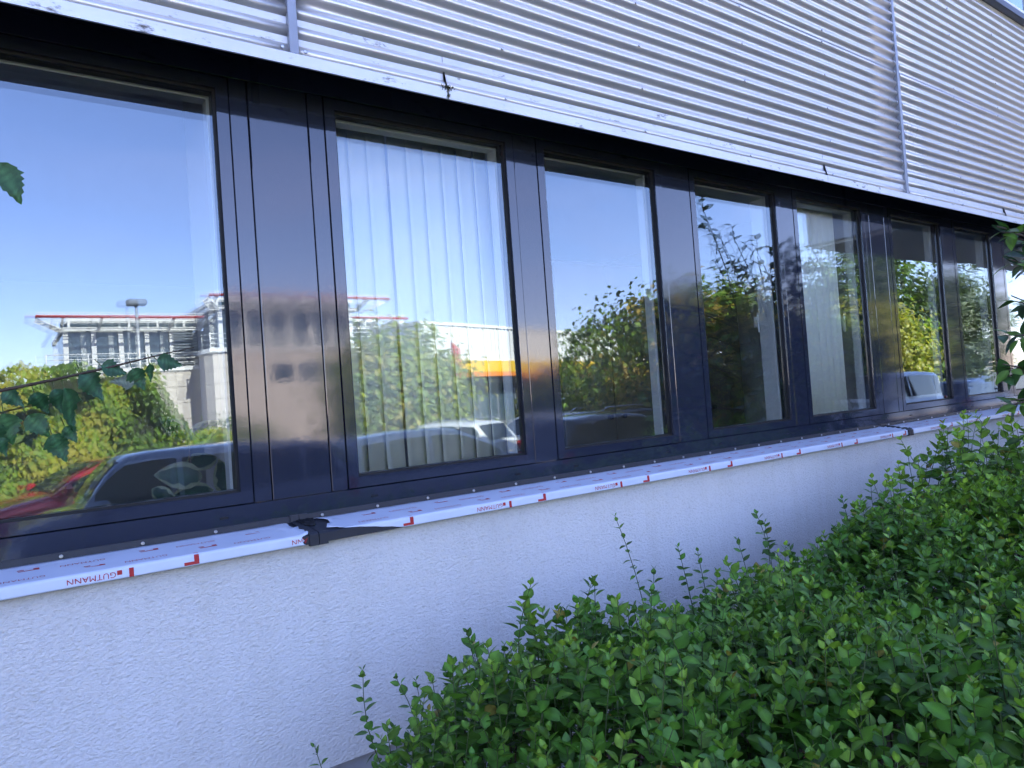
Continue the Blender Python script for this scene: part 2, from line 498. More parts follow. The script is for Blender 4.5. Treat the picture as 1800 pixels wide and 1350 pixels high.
mb = MB(); mb.box(XL, XR, -0.15, 0.10, 0.415, 1.185); build('wall', mb, M['plaster'], B)
mb = MB(); mb.box(XL, XR, -0.125, 0.10, -0.5, 0.412); build('plinth', mb, M['plinth'], B)
# groove backing behind the frames
mb = MB(); mb.box(XL, XR, 0.030, 0.040, 1.19, 1.335); mb.box(XL, XR, 0.030, 0.040, 2.735, 2.95)
build('frame_backing', mb, M['groove'], B)

ZB, ZT = 1.31, 2.77             # sash bottom / top
WIN = [(-1.30, 0.690), (1.032, 1.904), (2.035, 2.855), (3.083, 3.910), (4.050, 4.905), (5.240, 6.095), (6.270, 7.060), (7.240, 8.060), (8.40, 9.25), (9.40, 10.25), (10.6, 11.4)]
G = 0.004                        # groove
mb = MB(); mb.bbox(XL, XR, 0.0, 0.07, 2.776, 2.949, .002); build('top_rail', mb, M['anthracite'], B)
mb = MB(); mb.bbox(XL, XR, 0.0, 0.07, 1.200, ZB-G, .002); build('bottom_rail', mb, M['anthracite'], B)

def post(a, b, name='mullion'):
    mb = MB(); mb.bbox(a+G/2, b-G/2, 0.0, 0.07, ZB-G+.0015, 2.7745, .002)
    build(name, mb, M['anthracite'], B)
    mb = MB(); mb.box(a-.03, b+.03, 0.0705, 0.078, ZB-.02, 2.79); build('mullion_backing', mb, M['groove'], B)

def wide(a, b):
    w = 0.064
    post(a, a+w); post(a+w, b-w, 'frame_panel'); post(b-w, b)
post(XL, WIN[0][0])
for i in range(len(WIN)-1):
    a, b = WIN[i][1], WIN[i+1][0]
    (wide if (b-a) > 0.3 else post)(a, b)
post(WIN[-1][1], XR)

pane_tilt = [(0.0056, 0.0010), (0.0010, -0.0008), (-0.0014, 0.0006), (0.0006, 0.0012), (0.0018, -0.0009), (-0.0009, 0.0007), (0.0015, 0.0018), (0.001, 0), (0, 0), (0, 0), (0, 0)]
for i, (a, b) in enumerate(WIN):
    mb = MB(); mb.ring(a+G/2, b-G/2, ZB, ZT, 0.040, -0.002, 0.066)
    w = build('window', mb, M['anthracite'], B)
    mb = MB(); mb.ring(a+.042, b-.042, ZB+.040, ZT-.040, 0.008, 0.012, 0.060); build('gasket', mb, M['gasket'], w)
    mb = MB(); mb.ring(a+.028, b-.028, ZB-.030, ZT-.026, 0.030, 0.0665, 0.165 if i == 3 else 0.118); build('inner_frame', mb, M['inner_frame'], w)
    gx0, gx1, gz0, gz1 = a+.047, b-.047, ZB+.045, ZT-.045
    cx, cz = (gx0+gx1)/2, (gz0+gz1)/2
    tx, tz = pane_tilt[i]
    for nm, y, mat, kx, kz in (('outer_pane', .020, M['pane_wavy'] if i in (6, 7) else M['pane_outer'], 0, 0), ('inner_pane', .044, M['pane_inner'], tx, tz)):
        mb = MB(); mb.box(gx0-cx, gx1-cx, 0, .005, gz0-cz, gz1-cz)
        mb.v = [(x+cx, yy+y+x*kx+z*kz, z+cz) for x, yy, z in mb.v]
        build(nm, mb, mat, w)
    if i < 8:
        for xx in (a+.10, b-.10):      # drainage slots in the rail under the sash
            mb = MB(); mb.bbox(xx-.014, xx+.014, -.0025, .001, 1.268, 1.2745, .0008); build('drain_cap', mb, M['gasket'], w)
    if i in (3, 4, 5):
        mb = MB(); mb.bbox(b-.062, b-.040, .166, .180, 1.90, 2.02, .004); mb.bbox(b-.058, b-.044, .180, .205, 1.93, 2.0, .003)
        build('handle', mb, M['strip'] if i == 5 else M['inner_frame'], w)

# soffit, flashing, cladding
mb = MB(); mb.box(XL, XR, -0.200, 0.30, 2.951, 3.02); build('soffit', mb, M['soffit'], B)
for k in range(14):
    x = -8.6 + k*1.3
    mb = MB(); mb.box(x, x+.03, -.21, -.004, 2.944, 2.9505); build('soffit_seam', mb, M['groove'], B)
joints = [-9.0, -6.45, -3.82, -1.2, 1.43, 4.05, 6.70, 9.33, 12.0, 15.0, 20.0, 30.0]
prof = [(-0.242, 2.747), (-0.243, 2.787), (-0.2395, 2.789), (-0.205, 2.797), (-0.205, 2.952), (-0.2195, 2.952), (-0.2205, 2.754), (-0.236, 2.749)]
for a, b in zip(joints[:-1], joints[1:]):
    mb = MB(); mb.extr(prof, a+.0015, b-.0015); mb.fix = True
    fl = build('flashing', mb, M['flashing'], B)
# a tuft of moss at one joint
mb = MB()
for k in range(90):
    x = 1.43 + random.gauss(0, .012); z = 2.787 + random.gauss(0, .004); h = random.uniform(.004, .014); w_ = .0025
    y = -.241 - random.random()*.006
    mb.poly([(x-w_, y, z), (x+w_, y, z), (x+random.uniform(-.006, .006), y-.004, z+random.uniform(-.6, 1)*h)])
for k in range(30):
    x = 1.432+random.gauss(0, .003); z = 2.75+random.random()*.035
    mb.poly([(x-.002, -.2435, z), (x+.002, -.2435, z), (x+random.uniform(-.004, .004), -.2465, z-.008)])
mo = build('moss', mb, pm('moss', (0.05, 0.05, 0.02), 0.9), B); mo['kind'] = 'stuff'

PITCHR = 0.0675
def sheet(x0, x1, zlo, zhi, yc, phase_z):
    mb = MB(); n = int((zhi-zlo)/PITCHR*10)
    xs = np.linspace(x0, x1, 14); P = []
    for k in range(n+1):
        z = zlo + (zhi-zlo)*k/n
        y = yc - 0.0105*cos(2*pi*(z-phase_z)/PITCHR)
        row = []
        for x in xs:
            dy = 0.0011*sin(x*2.1+z*3.0)+0.0008*sin(x*5.3-z*7)
            row.append((x, y+dy, z))
        P.append(row)
    mb.grid(P)
    return mb
SCZ = 2.8045
panels = [(-7.55, -3.365, -5.43), (-3.345, 0.832, -1.25), (0.862, 5.030, 2.95), (5.062, 9.24, 7.15), (9.27, 13.4, 11.3)]
for pi_, (a, b, c) in enumerate(panels):
    for lo, hi, yc in ((2.790, 3.648, -.2235), (3.630, 4.545, -.2285)):
        mb = sheet(a, b, lo, hi, yc, SCZ)
        o = build('cladding_panel', mb, M['corrugated'], B)
        md = o.modifiers.new('thickness', 'SOLIDIFY'); md.thickness = 0.0012; md.offset = -1
        if pi_ not in (1, 2, 3): continue
        xsr = [a+.022] + [a+.043+.805*k for k in range(1, 5)] + [b-.024]
        zs = [SCZ+PITCHR*3*k for k in range(5)] if lo < 3 else [SCZ+PITCHR*(13+3*k) for k in range(4)]
        for x in xsr:
            for z in zs:
                if lo < 3 and z > 3.64: continue
                yy = yc-.0105
                s = MB(); s.tube([(x, yy+.001, z), (x, yy-.0035, z), (x, yy-.0045, z)], [.0062, .0062, .0045], 8)
                build('screw', s, M['steel'], o)
for x in (-7.56, -3.355, 0.847, 5.046, 9.255):
    mb = MB(); mb.bbox(x-.015, x+.015, -.2415, -.200, 2.788, 4.54, .002); build('joint_strip', mb, M['strip'], B)

# coping and the storey above
mb = MB(); mb.bbox(XL, XR, -.285, .1, 4.548, 4.605, .004); build('coping', mb, M['coping'], B)
mb = MB(); mb.bbox(XL, XR, -.275, .1, 4.608, 4.640, .003); build('upper_sill', mb, M['white_paint'], B)
M['upper_glass'] = glass_mat('upper_pane', 0.45, tint=(.5, .6, .65))
x = -8.9
while x < 14:
    mb = MB(); mb.ring(x, x+1.10, 4.642, 6.10, .05, -.20, -.12); w = build('upper_window', mb, M['white_paint'], B)
    mb = MB(); mb.box(x+.045, x+1.055, -.165, -.16, 4.685, 6.06); build('pane', mb, M['upper_glass'], w)
    x += 1.12
mb = MB(); mb.box(XL, XR, .02, 12, 3.021, 9.1); mb.box(XL, XR, -.24, .02, 6.105, 9.1)
build('upper_wall', mb, M['strip'], B)
mb = MB(); mb.box(14.1, XR, -.21, .019, 4.642, 6.104); build('upper_wall', mb, M['strip'], B)

# rooms behind the windows
mb = MB(); mb.box(XL, XR, .101, 6, .40, .48); build('interior_floor', mb, M['room_dark'], B)
mb = MB(); mb.box(XL, XR, .31, 6, 2.93, 3.018); build('interior_ceiling', mb, M['ceiling'], B)
mb = MB(); mb.box(XL, XR, 5.0, 5.2, .481, 2.929); build('interior_wall', mb, M['room'], B)
mb = MB(); mb.box(XL, XR, .079, .30, .481, 1.18); mb.box(XL, XR, .12, .30, 2.80, 2.949); build('interior_wall', mb, M['room'], B)
mb = MB(); mb.box(XL, XR, .10, .34, 1.185, 1.215); build('inner_sill', mb, M['inner_frame'], B)
for a, b, d in ((.655, 1.0, .52), (4.96, 5.16, .45), (-3.4, -3.2, 5.0), (1.96, 1.99, 4.9), (5.16, 5.24, 4.9)):
    mb = MB(); mb.box(a, b, .345 if d > 1 else .155, d, 1.216 if d < 1 else .481, 2.929); build('interior_wall', mb, M['room'], B)
mb = MB(); mb.box(XL-.2, XL, -.2, 12, -.5, 8.6); mb.box(XL, XR, 11.9, 12, -.5, 3.0); mb.box(XR, XR+.2, -.2, 12, -.5, 8.6); build('outer_wall', mb, M['strip'], B)

# ------------------------------------------------------------------ window sills with printed film
SP = [(-0.001, 1.243), (-0.006, 1.243), (-0.008, 1.2215), (-0.186, 1.2015), (-0.1905, 1.198), (-0.192, 1.170), (-0.180, 1.167), (-0.178, 1.185), (-0.001, 1.216)]
FILM = [(-0.010, 1.2235), (-0.05, 1.2190), (-0.10, 1.2134), (-0.15, 1.2078), (-0.180, 1.2044), (-0.1865, 1.2036), (-0.1915, 1.1995), (-0.1926, 1.190), (-0.1935, 1.180), (-0.1942, 1.1705)]

def text_mesh(body, size, spacing=1.15):
    cu = bpy.data.curves.new('lettering', 'FONT'); cu.body = body; cu.size = size
    cu.align_x = 'CENTER'; cu.align_y = 'CENTER'; cu.space_character = spacing; cu.resolution_u = 2; cu.extrude = 0.0; cu.offset = 0.0
    o = bpy.data.objects.new('lettering', cu); COL.objects.link(o)
    bpy.context.view_layer.update()
    dg = bpy.context.evaluated_depsgraph_get()
    me = bpy.data.meshes.new_from_object(o.evaluated_get(dg))
    bpy.data.objects.remove(o); bpy.data.curves.remove(cu)
    return me

def place(me, name, mat, parent, loc, X, Y):
    X = Vector(X).normalized(); Y = Vector(Y).normalized(); Z = X.cross(Y)
    o = link(name, me, mat, parent)
    o.matrix_local = Matrix(((X.x, Y.x, Z.x, loc[0]), (X.y, Y.y, Z.y, loc[1]), (X.z, Y.z, Z.z, loc[2]), (0, 0, 0, 1)))
    return o
txt_big = text_mesh('GUTMANN', 0.0235, 1.03)
txt_small = text_mesh('GUTMANN', 0.0220, 1.05)

def film_top(y):           # height of the film's top face at y
    ys = [p[0] for p in FILM]
    for (ya, za), (yb, zb) in zip(FILM[:-1], FILM[1:]):
        if yb <= y <= ya: return za+(zb-za)*(ya-y)/(ya-yb)
    return FILM[0][1]

def rect(x0, x1, y0, y1):
    """red patch on the top face of the film"""
    mb = MB(); mb.quad((x0, y0, film_top(y0)+.0006), (x1, y0, film_top(y0)+.0006), (x1, y1, film_top(y1)+.0006), (x0, y1, film_top(y1)+.0006))
    return mb

def sill(x0, x1, fx0, fx1, f_start, f_end, ph, Lph, seed):
    mb = MB(); mb.extr(SP, x0, x1); mb.fix = True
    s = build('window_sill', mb, M['sill_metal'], B)
    rs = random.Random(seed)
    # film: top and front, ragged at its two ends
    xs = []
    n = int((fx1-fx0)/0.05)
    us = sorted(set([0, .004, .008, .013, .02, .03, .045, .07] + [k/n for k in range(1, n)] + [1-.07/(fx1-fx0), 1-.04/(fx1-fx0), 1-.02/(fx1-fx0), 1]))
    P = []
    F2 = []
    for (ya, za), (yb, zb) in zip(FILM[:-1], FILM[1:]):
        k = 3 if abs(ya-yb) > .02 else 2
        for j in range(k): F2.append((ya+(yb-ya)*j/k, za+(zb-za)*j/k))
    F2.append(FILM[-1])
    for k, (y, z) in enumerate(F2):
        t = k/(len(F2)-1)
        a = fx0 + f_start(t) + rs.uniform(0, .014 if f_start(.5) or f_start(1) else 0)
        b = fx1 - f_end(t) - rs.uniform(0, .014)
        row = []
        for u in us:
            x = a+(b-a)*u
            e = min((x-a), (b-x))
            lift = 0
            if e < .05:
                lift = (1-e/.05)**2*rs.uniform(0, .011)
            wv = .0005*sin(x*23+k)+.0004*sin(x*57+k*1.7)
            if y > -.186: row.append((x, y-.0004, z+abs(wv)+lift))
            else: row.append((x, y-abs(wv)*.5-lift*.12, z))
        P.append(row)
    mb = MB(); mb.grid(P)
    fo = build('protective_film', mb, M['film'], s)
    md = fo.modifiers.new('thickness', 'SOLIDIFY'); md.thickness = .0005; md.offset = 1
    # printing on the front
    k0 = int((fx0-1)//.609)
    for k in range(k0, k0+18):
        bx = ph+.609*k                      # the tall bar
        if fx0+f_start(1)+.02 < bx < fx1-.02:
            mb = MB(); mb.quad((bx-.006, -.1945, 1.171), (bx+.006, -.1945, 1.171), (bx+.006, -.1930, 1.1965), (bx-.006, -.1930, 1.1965)); build('red_bar', mb, M['red_print'], s)
            mb = MB(); mb.quad((bx-.036, -.1942, 1.182), (bx-.0235, -.1942, 1.182), (bx-.0235, -.1932, 1.1945), (bx-.036, -.1932, 1.1945)); build('red_square', mb, M['red_print'], s)
        tx = bx-.098
        if fx0+f_start(1)+.06 < tx and tx+.055 < fx1:
            place(txt_big, 'printed_name', M['red_print'], s, (tx, -.1942, 1.1855), (-1, 0, 0), (0, .04, -1))
        elif fx0 < tx-.03 and tx-.045 < fx1-.02 and tx+.055 >= fx1:    # cut off by the torn edge
            pass
        lx = Lph+.609*k                     # the corner mark folded over the edge
        if fx0+.05 < lx-.022 and lx+.022 < fx1-.02 and (f_start(1) < .1 or lx > fx0+.2):
            mb = MB(); mb.quad((lx-.021, -.1945, 1.1735), (lx+.021, -.1945, 1.1735), (lx+.021, -.1937, 1.1825), (lx-.021, -.1937, 1.1825))
            mb.quad((lx+.007, -.19385, 1.1825), (lx+.021, -.19385, 1.1825), (lx+.021, -.1925, 1.2000), (lx+.007, -.1925, 1.2000))
            mb.quad((lx+.007, -.1925, 1.2000), (lx+.021, -.1925, 1.2000), (lx+.021, -.1800, film_top(-.180)+.0009), (lx+.007, -.1800, film_top(-.180)+.0009))
            build('red_corner_mark', mb, M['red_print'], s)
    # printing on the top face: three staggered rows
    for row, (yy, off) in enumerate(((-.140, .06), (-.072, .21))):
        k = 0
        x = fx0 - (fx0 % .3045) + off + Lph % .3045
        while x < fx1:
            if fx0+.06 < x-.03 and x+.03 < fx1-.04 and x < 8.0:
                mb = rect(x-.024, x+.012, yy-.005, yy+.002)
                r2 = rect(x+.012, x+.026, yy-.005, yy+.014); r3 = rect(x-.026, x-.010, yy+.007, yy+.014)
                for r in (r2, r3): mb.quad(*r.v)
                build('red_mark', mb, M['red_print'], s)
            tx = x+.13
            if fx0+.08 < tx-.06 and tx+.06 < fx1-.03 and x < 6.0:
                place(txt_small, 'printed_name', M['red_print'], s, (tx, yy-.012, film_top(yy-.012)+.0008), (-1, 0, 0), (0, -1, -.112))
            x += .3045
    x = x0+.06 + (.02 if seed == 1 else 0)
    while x < x1-.05 and x < 8:
        m2 = MB(); m2.tube([(x, -.005, 1.232), (x, -.0105, 1.232), (x, -.012, 1.232)], [.0058, .0058, .004], 8); build('screw', m2, M['steel'], s)
        x += .2155
    return s
zero = lambda t: 0.0
s1 = sill(-3.4, .812, -3.4, .803, zero, lambda t: .004+.01*sin(t*9), .285, .445, 1)
# letters beside the torn end
pt = text_mesh('ANN', .0235, 1.03); place(pt, 'printed_name', M['red_print'], s1, (.772, -.1942, 1.1855), (-1, 0, 0), (0, .04, -1))
s2 = sill(.862, 4.885, .872, 4.872, lambda t: .002+.035*abs(sin(t*8))*(t < .55) + max(0, (t-.55))/.45*.27, zero, 1.618-.609*2, 1.168-.609*2, 2)
s3 = sill(4.935, 9.2, 4.945, 9.2, zero, zero, 5.35-.609*8, 5.51-.609*8, 3)
SJ = [(-0.001, 1.246), (-0.010, 1.246), (-0.012, 1.2250), (-0.188, 1.2055), (-0.1955, 1.199), (-0.197, 1.163), (-0.178, 1.163), (-0.176, 1.182), (-0.001, 1.212)]
for a, b in ((.806, .868), (4.879, 4.941)):
    mb = MB(); mb.extr(SJ, a, (a+b)/2-.0012); mb.extr(SJ, (a+b)/2+.0012, b); mb.fix = True
    build('sill_joint', mb, M['sill_metal'], B)
    P = []
    for i in range(9):
        P.append([((a+b)/2+.012+(j-6)*.0048*(1.2-.08*i)+random.uniform(-.004, .004), -.015-.013*i*(1-.25*abs(j-6)/6), film_top(-.015-.013*i)+.002+random.uniform(0, .006)) for j in range(13)])
    mb = MB(); mb.grid(P, True); o = build('black_film_scrap', mb, M['black_plastic'], B)
    md = o.modifiers.new('thickness', 'SOLIDIFY'); md.thickness = .0006

# ================================================================== GROUND
ZG = -0.40
mb = MB(); mb.box(-400, 400, -400, 400, ZG-.5, ZG)
o = build('parking_ground', mb, pm('asphalt', (0.12, 0.115, 0.11), 0.85, var=.2, vscale=1.2, bump=.004, bscale=70)); o['kind'] = 'structure'
mb = MB()
P = []
for i in range(24):
    y = -.126-(i/23)*4.2
    P.append([(-8+j*.25, y, (0.06 if y > -3.6 else .06-(-3.6-y)/.73*.5)+.012*sin(j*1.7+i)+.01*sin(j*.9-i*2.3)) for j in range(160)])
mb.grid(P)
o = build('planting_bed', mb, pm('bare_soil', (0.09, 0.065, 0.045), 0.95, var=.35, vscale=14, bump=.02, bscale=35)); o['kind'] = 'structure'
mb = MB(); mb.box(-10, 40, -5.6, -4.4, ZG, ZG+.12); o = build('pavement', mb, pm('concrete_paving', (0.33, 0.31, 0.29), .85, var=.1, vscale=4, bump=.002, bscale=50)); o['kind'] = 'structure'
mb = MB(); mb.box(-40, 7, -18.6, -13.9, ZG, ZG+.14); o = build('kerb_bed', mb, pm('bark_mulch', (0.10, 0.075, 0.05), .95, var=.3, vscale=9, bump=.02, bscale=20)); o['kind'] = 'structure'

# ================================================================== FOLIAGE TOOLS
def leaf_template(wr=0.62, fold=0.10, curl=0.12, belly=0.45, n=5, serr=0.0):
    """a leaf of unit length along +X, normal +Z, pointed tip; returns verts, faces (tris/quads)"""
    ts = np.linspace(0, 1, n)
    V = []; F = []
    idx = []
    for i, t in enumerate(ts):
        hw = 0.5*wr*(sin(pi*t**(0.62+.5*belly))**0.9) if 0 < t < 1 else 0.0
        z = -curl*t*t
        if hw == 0:
            V.append((t, 0, z)); idx.append((len(V)-1,))
        else:
            k = len(V)
            sx = serr*(0.5 if i % 2 else -0.5)
            V += [(t-.02+sx*.3, hw*(1+sx), z+fold*hw*2), (t, 0, z), (t-.02+sx*.3, -hw*(1+sx), z+fold*hw*2)]; idx.append((k, k+1, k+2))
    for a, b in zip(idx[:-1], idx[1:]):
        if len(a) == 1: F += [(a[0], b[1], b[0]), (a[0], b[2], b[1])]
        elif len(b) == 1: F += [(a[0], a[1], b[0]), (a[1], a[2], b[0])]
        else: F += [(a[0], a[1], b[1], b[0]), (a[1], a[2], b[2], b[1])]
    return np.array(V), F

def ribs(V0):
    return np.where(np.abs(V0[:, 1]) < 1e-6, 1.45, .90)[:, None]

def mesh_np(name, V, faces_tri, faces_quad, tint=None, smooth=True):
    """fast mesh: V (n,3); faces arrays; tint (n,3) per-vertex"""
    me = bpy.data.meshes.new(name)
    nt, nq = len(faces_tri), len(faces_quad)
    me.vertices.add(len(V)); me.vertices.foreach_set('co', np.ascontiguousarray(V, dtype=np.float32).ravel())
    loops = np.concatenate([np.asarray(faces_tri, dtype=np.int32).ravel(), np.asarray(faces_quad, dtype=np.int32).ravel()])
    me.loops.add(len(loops)); me.loops.foreach_set('vertex_index', loops)
    starts = np.concatenate([np.arange(nt)*3, nt*3+np.arange(nq)*4]).astype(np.int32)
    me.polygons.add(nt+nq); me.polygons.foreach_set('loop_start', starts)
    if smooth: me.polygons.foreach_set('use_smooth', np.ones(nt+nq, dtype=bool))
    me.update(calc_edges=True)
    if tint is not None:
        at = me.color_attributes.new('tint', 'FLOAT_COLOR', 'POINT')
        c = np.ones((len(V), 4), dtype=np.float32); c[:, :3] = tint
        at.data.foreach_set('color', c.ravel())
    return me

def frames(D, N):
    """orthonormal frames from leaf direction D and approximate normal N (n,3)"""
    D = D/np.linalg.norm(D, axis=1, keepdims=True)
    Y = np.cross(N, D); ln = np.linalg.norm(Y, axis=1, keepdims=True); ln[ln < 1e-6] = 1; Y = Y/ln
    Z = np.cross(D, Y)
    return np.stack([D, Y, Z], 2)          # columns

def scatter(name, T, pos, R, size, tint, mat, parent=None, smooth=True, off=None):
    """one mesh of many leaves: template T, positions (n,3), rotations (n,3,3), sizes (n,)"""
    V0, F0 = T; n = len(pos); m = len(V0)
    V = np.einsum('nij,mj->nmi', R*size[:, None, None], V0) + pos[:, None, :]
    V = V.reshape(-1, 3)
    if off is not None: V = V - np.array(off)
    tri = np.array([f for f in F0 if len(f) == 3], dtype=np.int32).reshape(-1, 3); quad = np.array([f for f in F0 if len(f) == 4], dtype=np.int32).reshape(-1, 4)
    o = (np.arange(n)*m)[:, None, None]
    TT = (tri[None]+o).reshape(-1, 3); QQ = (quad[None]+o).reshape(-1, 4)
    tt = np.repeat(tint, m, axis=0)
    me = mesh_np(name, V, TT, QQ, tt, smooth)
    return link(name, me, mat, parent)

M['hedge_leaf'] = leaf_mat('hedge_leaf', rough=0.34, transl=0.22, spec=0.28)
M['tree_leaf'] = leaf_mat('tree_leaf', rough=0.5, transl=0.42)
M['laurel_leaf'] = leaf_mat('laurel_leaf', rough=0.3, transl=0.25)
M['birch_leaf'] = leaf_mat('birch_leaf', rough=0.45, transl=0.35)
M['stem'] = pm('green_stem', (0.07, 0.10, 0.03), 0.6)
M['bark'] = pm('brown_bark', (0.07, 0.05, 0.035), 0.9, var=.3, vscale=12, bump=.01, bscale=30)

def project(P):
    """photo pixel and depth of world points (n,3)"""
    d = P - np.array(CAM)
    x = d @ np.array(right); y = d @ np.array(up); z = d @ np.array(fwd)
    zz = np.where(z > 1e-3, z, 1e-3)
    return 900+FPX*x/zz, 675-FPX*y/zz, z

# ================================================================== FOREGROUND HEDGE
H = thing('hedge', 'dense low hedge of small green leaves in front of the plaster wall', 'hedge', (2.6, -1.3, 0.05))
LT = [leaf_template(.72, .10, .16, .45), leaf_template(.82, .06, .10, .4), leaf_template(.62, .14, .22, .5)]

def hedge_top(x, y):
    """height of the clipped top"""
    z = 0.90 + 0.04*math.sin(x*3.1+y*2)+0.03*math.sin(x*7.3-y*5)+0.02*math.sin(x*13+y*11)
    z += max(0, x-2.6)*0.10 if x < 4.2 else .16
    back = (-0.62-y)/0.30                      # falls away towards the wall
    if back < 1: z -= 0.20*(1-max(0, back))**1.5
    left = (x-(0.56+0.06*math.sin(y*9)))/0.50
    if left < 1: z -= 0.34*(1-max(0, left))**1.3
    return z

class Leaves:
    def __init__(s): s.p = []; s.d = []; s.n = []; s.s = []; s.c = []; s.top = []
    def add(s, p, d, n, size, c, top=0): s.p.append(p); s.d.append(d); s.n.append(n); s.s.append(size); s.c.append(c); s.top.append(top)
HL = Leaves()
stems = MB()

def shoot(tip, lean, length, leafsize, bright, spacing=.026, nstart=0, young=3):
    """upright shoot: pairs of opposite leaves, each pair turned a quarter from the last"""
    tip = Vector(tip); ax = Vector(lean).normalized()
    n = int(length/spacing)
    a0 = random.random()*pi
    side = ax.cross(Vector((0.3, 1, .1))).normalized(); side2 = ax.cross(side)
    wob = Vector((random.gauss(0, 1), random.gauss(0, 1), 0))*.012
    def P(t): return tip-ax*t + wob*math.sin(t*9)
    pts = [P(t) for t in np.linspace(0, length, 5)]
    stems.tube(pts, [.0009, .0013, .0016, .0019, .0022], 5, False)
    # terminal pair
    for k in range(n):
        t = (k+.12)*spacing*(0.55+.45*min(1, k/3))
        f = min(1.0, .48+.22*k) if k < young else 1.0
        ang = a0 + k*pi/2*1.0 + random.gauss(0, .25)
        for sgn in (0, pi):
            if random.random() < .06 and k > 0: continue
            rd = side*math.cos(ang+sgn)+side2*math.sin(ang+sgn)
            el = 1.15-.19*k if k < 4 else random.gauss(.30, .28)
            d = rd*math.cos(el)+ax*math.sin(el)
            d = d + Vector((0, 0, -.10+random.gauss(0, .10)))
            nrm = ax*math.cos(el)-rd*math.sin(el)+Vector((random.gauss(0, .22), random.gauss(0, .22), random.gauss(0, .1)))
            sz = leafsize*f*random.uniform(.82, 1.18)
            age = min(1, k/4)
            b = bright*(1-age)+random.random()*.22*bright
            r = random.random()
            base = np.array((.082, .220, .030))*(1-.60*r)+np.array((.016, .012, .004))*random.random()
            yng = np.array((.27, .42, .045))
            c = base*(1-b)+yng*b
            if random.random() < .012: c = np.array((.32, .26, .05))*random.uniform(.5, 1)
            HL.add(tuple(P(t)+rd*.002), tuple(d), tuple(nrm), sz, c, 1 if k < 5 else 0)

placed = []
step = .054
ys = np.arange(-2.35, -.50, step)
for yy in ys:
    for xx in np.arange(.38, 6.2, step):
        x = xx+random.uniform(-.5, .5)*step; y = yy+random.uniform(-.5, .5)*step
        if x > 3.4 and y < -1.75: continue
        if x > 4.6 and random.random() < .35: continue
        lim = .56+.10*math.sin(y*8)+(.10 if y > -.85 else 0)+(.16*(-1.2-y) if y < -1.2 else 0)
        if x < lim: continue
        if x < lim+.18 and random.random() < .45: continue
        if y > -.62 and random.random() < .55: continue
        if math.hypot(x-CAM.x, y-CAM.y) < .75: continue
        z = hedge_top(x, y)+random.gauss(0, .028)
        if random.random() < (.12 if y > -.85 else .045): z += random.uniform(.03, .11)
        far = x > 3.3
        L = random.uniform(.20, .32)
        shoot((x, y, z), (random.gauss(0, .16), random.gauss(0, .16)+(.15 if y > -.7 else 0), 1), L, random.uniform(.037, .053)*(1.08 if far else 1),
              max(0, min(.9, random.gauss(.20, .22)+(.15 if x > 3 else 0))), spacing=.026 if not far else .034)
# shoots that stand out against the wall and over the top (as seen in the photograph)
for (x, y, z, L, lx, ly, ls, br) in [(.79, -.60, .875, .34, -.16, .05, .034, .1), (.95, -.60, .80, .30, -.1, 0, .030, .05), (.62, -.66, .74, .25, -.25, 0, .03, .05), (.52, -.74, .72, .2, -.3, 0, .03, .05), (1.15, -.60, .865, .3, -.22, 0, .042, .05), (.88, -.62, .83, .3, -.25, 0, .04, .1), (1.05, -.64, .84, .3, -.15, 0, .04, .1), (1.27, -.60, .82, .28, -.05, 0, .032, .05),
        (1.36, -.60, .875, .3, -.1, .05, .034, .05), (1.79, -.60, 1.15, .46, -.30, .03, .030, .35), (2.11, -.60, .98, .30, -.22, 0, .036, .05), (2.20, -.62, .95, .3, -.2, 0, .036, .05), (2.62, -.60, 1.03, .34, -.16, 0, .046, .02), (2.70, -.58, .98, .3, -.1, 0, .044, .02),
        (3.58, -.60, 1.04, .3, -.2, 0, .044, .1), (3.3, -.6, 1.0, .3, -.25, 0, .044, .05), (4.43, -.6, 1.17, .35, -.1, 0, .05, .5), (1.95, -.62, .93, .3, 0, 0, .036, .05), (2.45, -.62, .95, .3, -.2, 0, .038, .05),
        (1.58, -1.25, 1.06, .40, -.25, .1, .030, .75), (1.95, -1.15, 1.06, .4, -.2, 0, .028, .8), (2.25, -1.35, 1.10, .4, -.15, 0, .032, .7), (1.25, -1.0, 1.02, .35, 0, 0, .03, .7), (2.75, -1.2, 1.14, .4, -.2, 0, .034, .7), (1.45, -1.6, 1.02, .3, -.1, 0, .034, .75), (1.15, -1.45, 1.0, .3, 0, 0, .034, .7),
        (3.0, -1.0, 1.15, .3, -.1, 0, .04, .6), (1.7, -1.8, 1.06, .3, -.1, 0, .034, .7), (2.0, -1.7, 1.08, .3, -.1, 0, .034, .6)]:
    shoot((x, y, z), (lx, ly, 1), L, ls, br, spacing=.030)
# looser, larger-leaved growth near the end of the wall
for k in range(60):
    x = random.uniform(3.3, 4.6); y = random.uniform(-1.25, -.65)
    shoot((x, y, 1.12+random.uniform(-.1, .12)+(.1 if x > 3.7 else 0)), (random.gauss(-.1, .3), random.gauss(0, .25), 1), .30, random.uniform(.05, .07), random.uniform(.25, .9), spacing=.045)

pos = np.array(HL.p); D = np.array(HL.d); N = np.array(HL.n); S = np.array(HL.s); Cc = np.array(HL.c); TOP = np.array(HL.top)
px, py, pz = project(pos)
vis = (pz > .2) & (px > 10) & (px < 1790) & (py < 1345) & (TOP > 0)
big = S/np.maximum(pz, .2)*vis
order = np.argsort(-big)
# the 300 largest leaves in view are parts of their own, the rest one mass
own = set(order[:300].tolist())
R = frames(D, N)
rest = np.array([i for i in range(len(pos)) if i not in own])
tsel = rng.integers(0, 3, len(rest))
for k in range(3):
    pass
me_off = org(H)
mats = M['hedge_leaf']
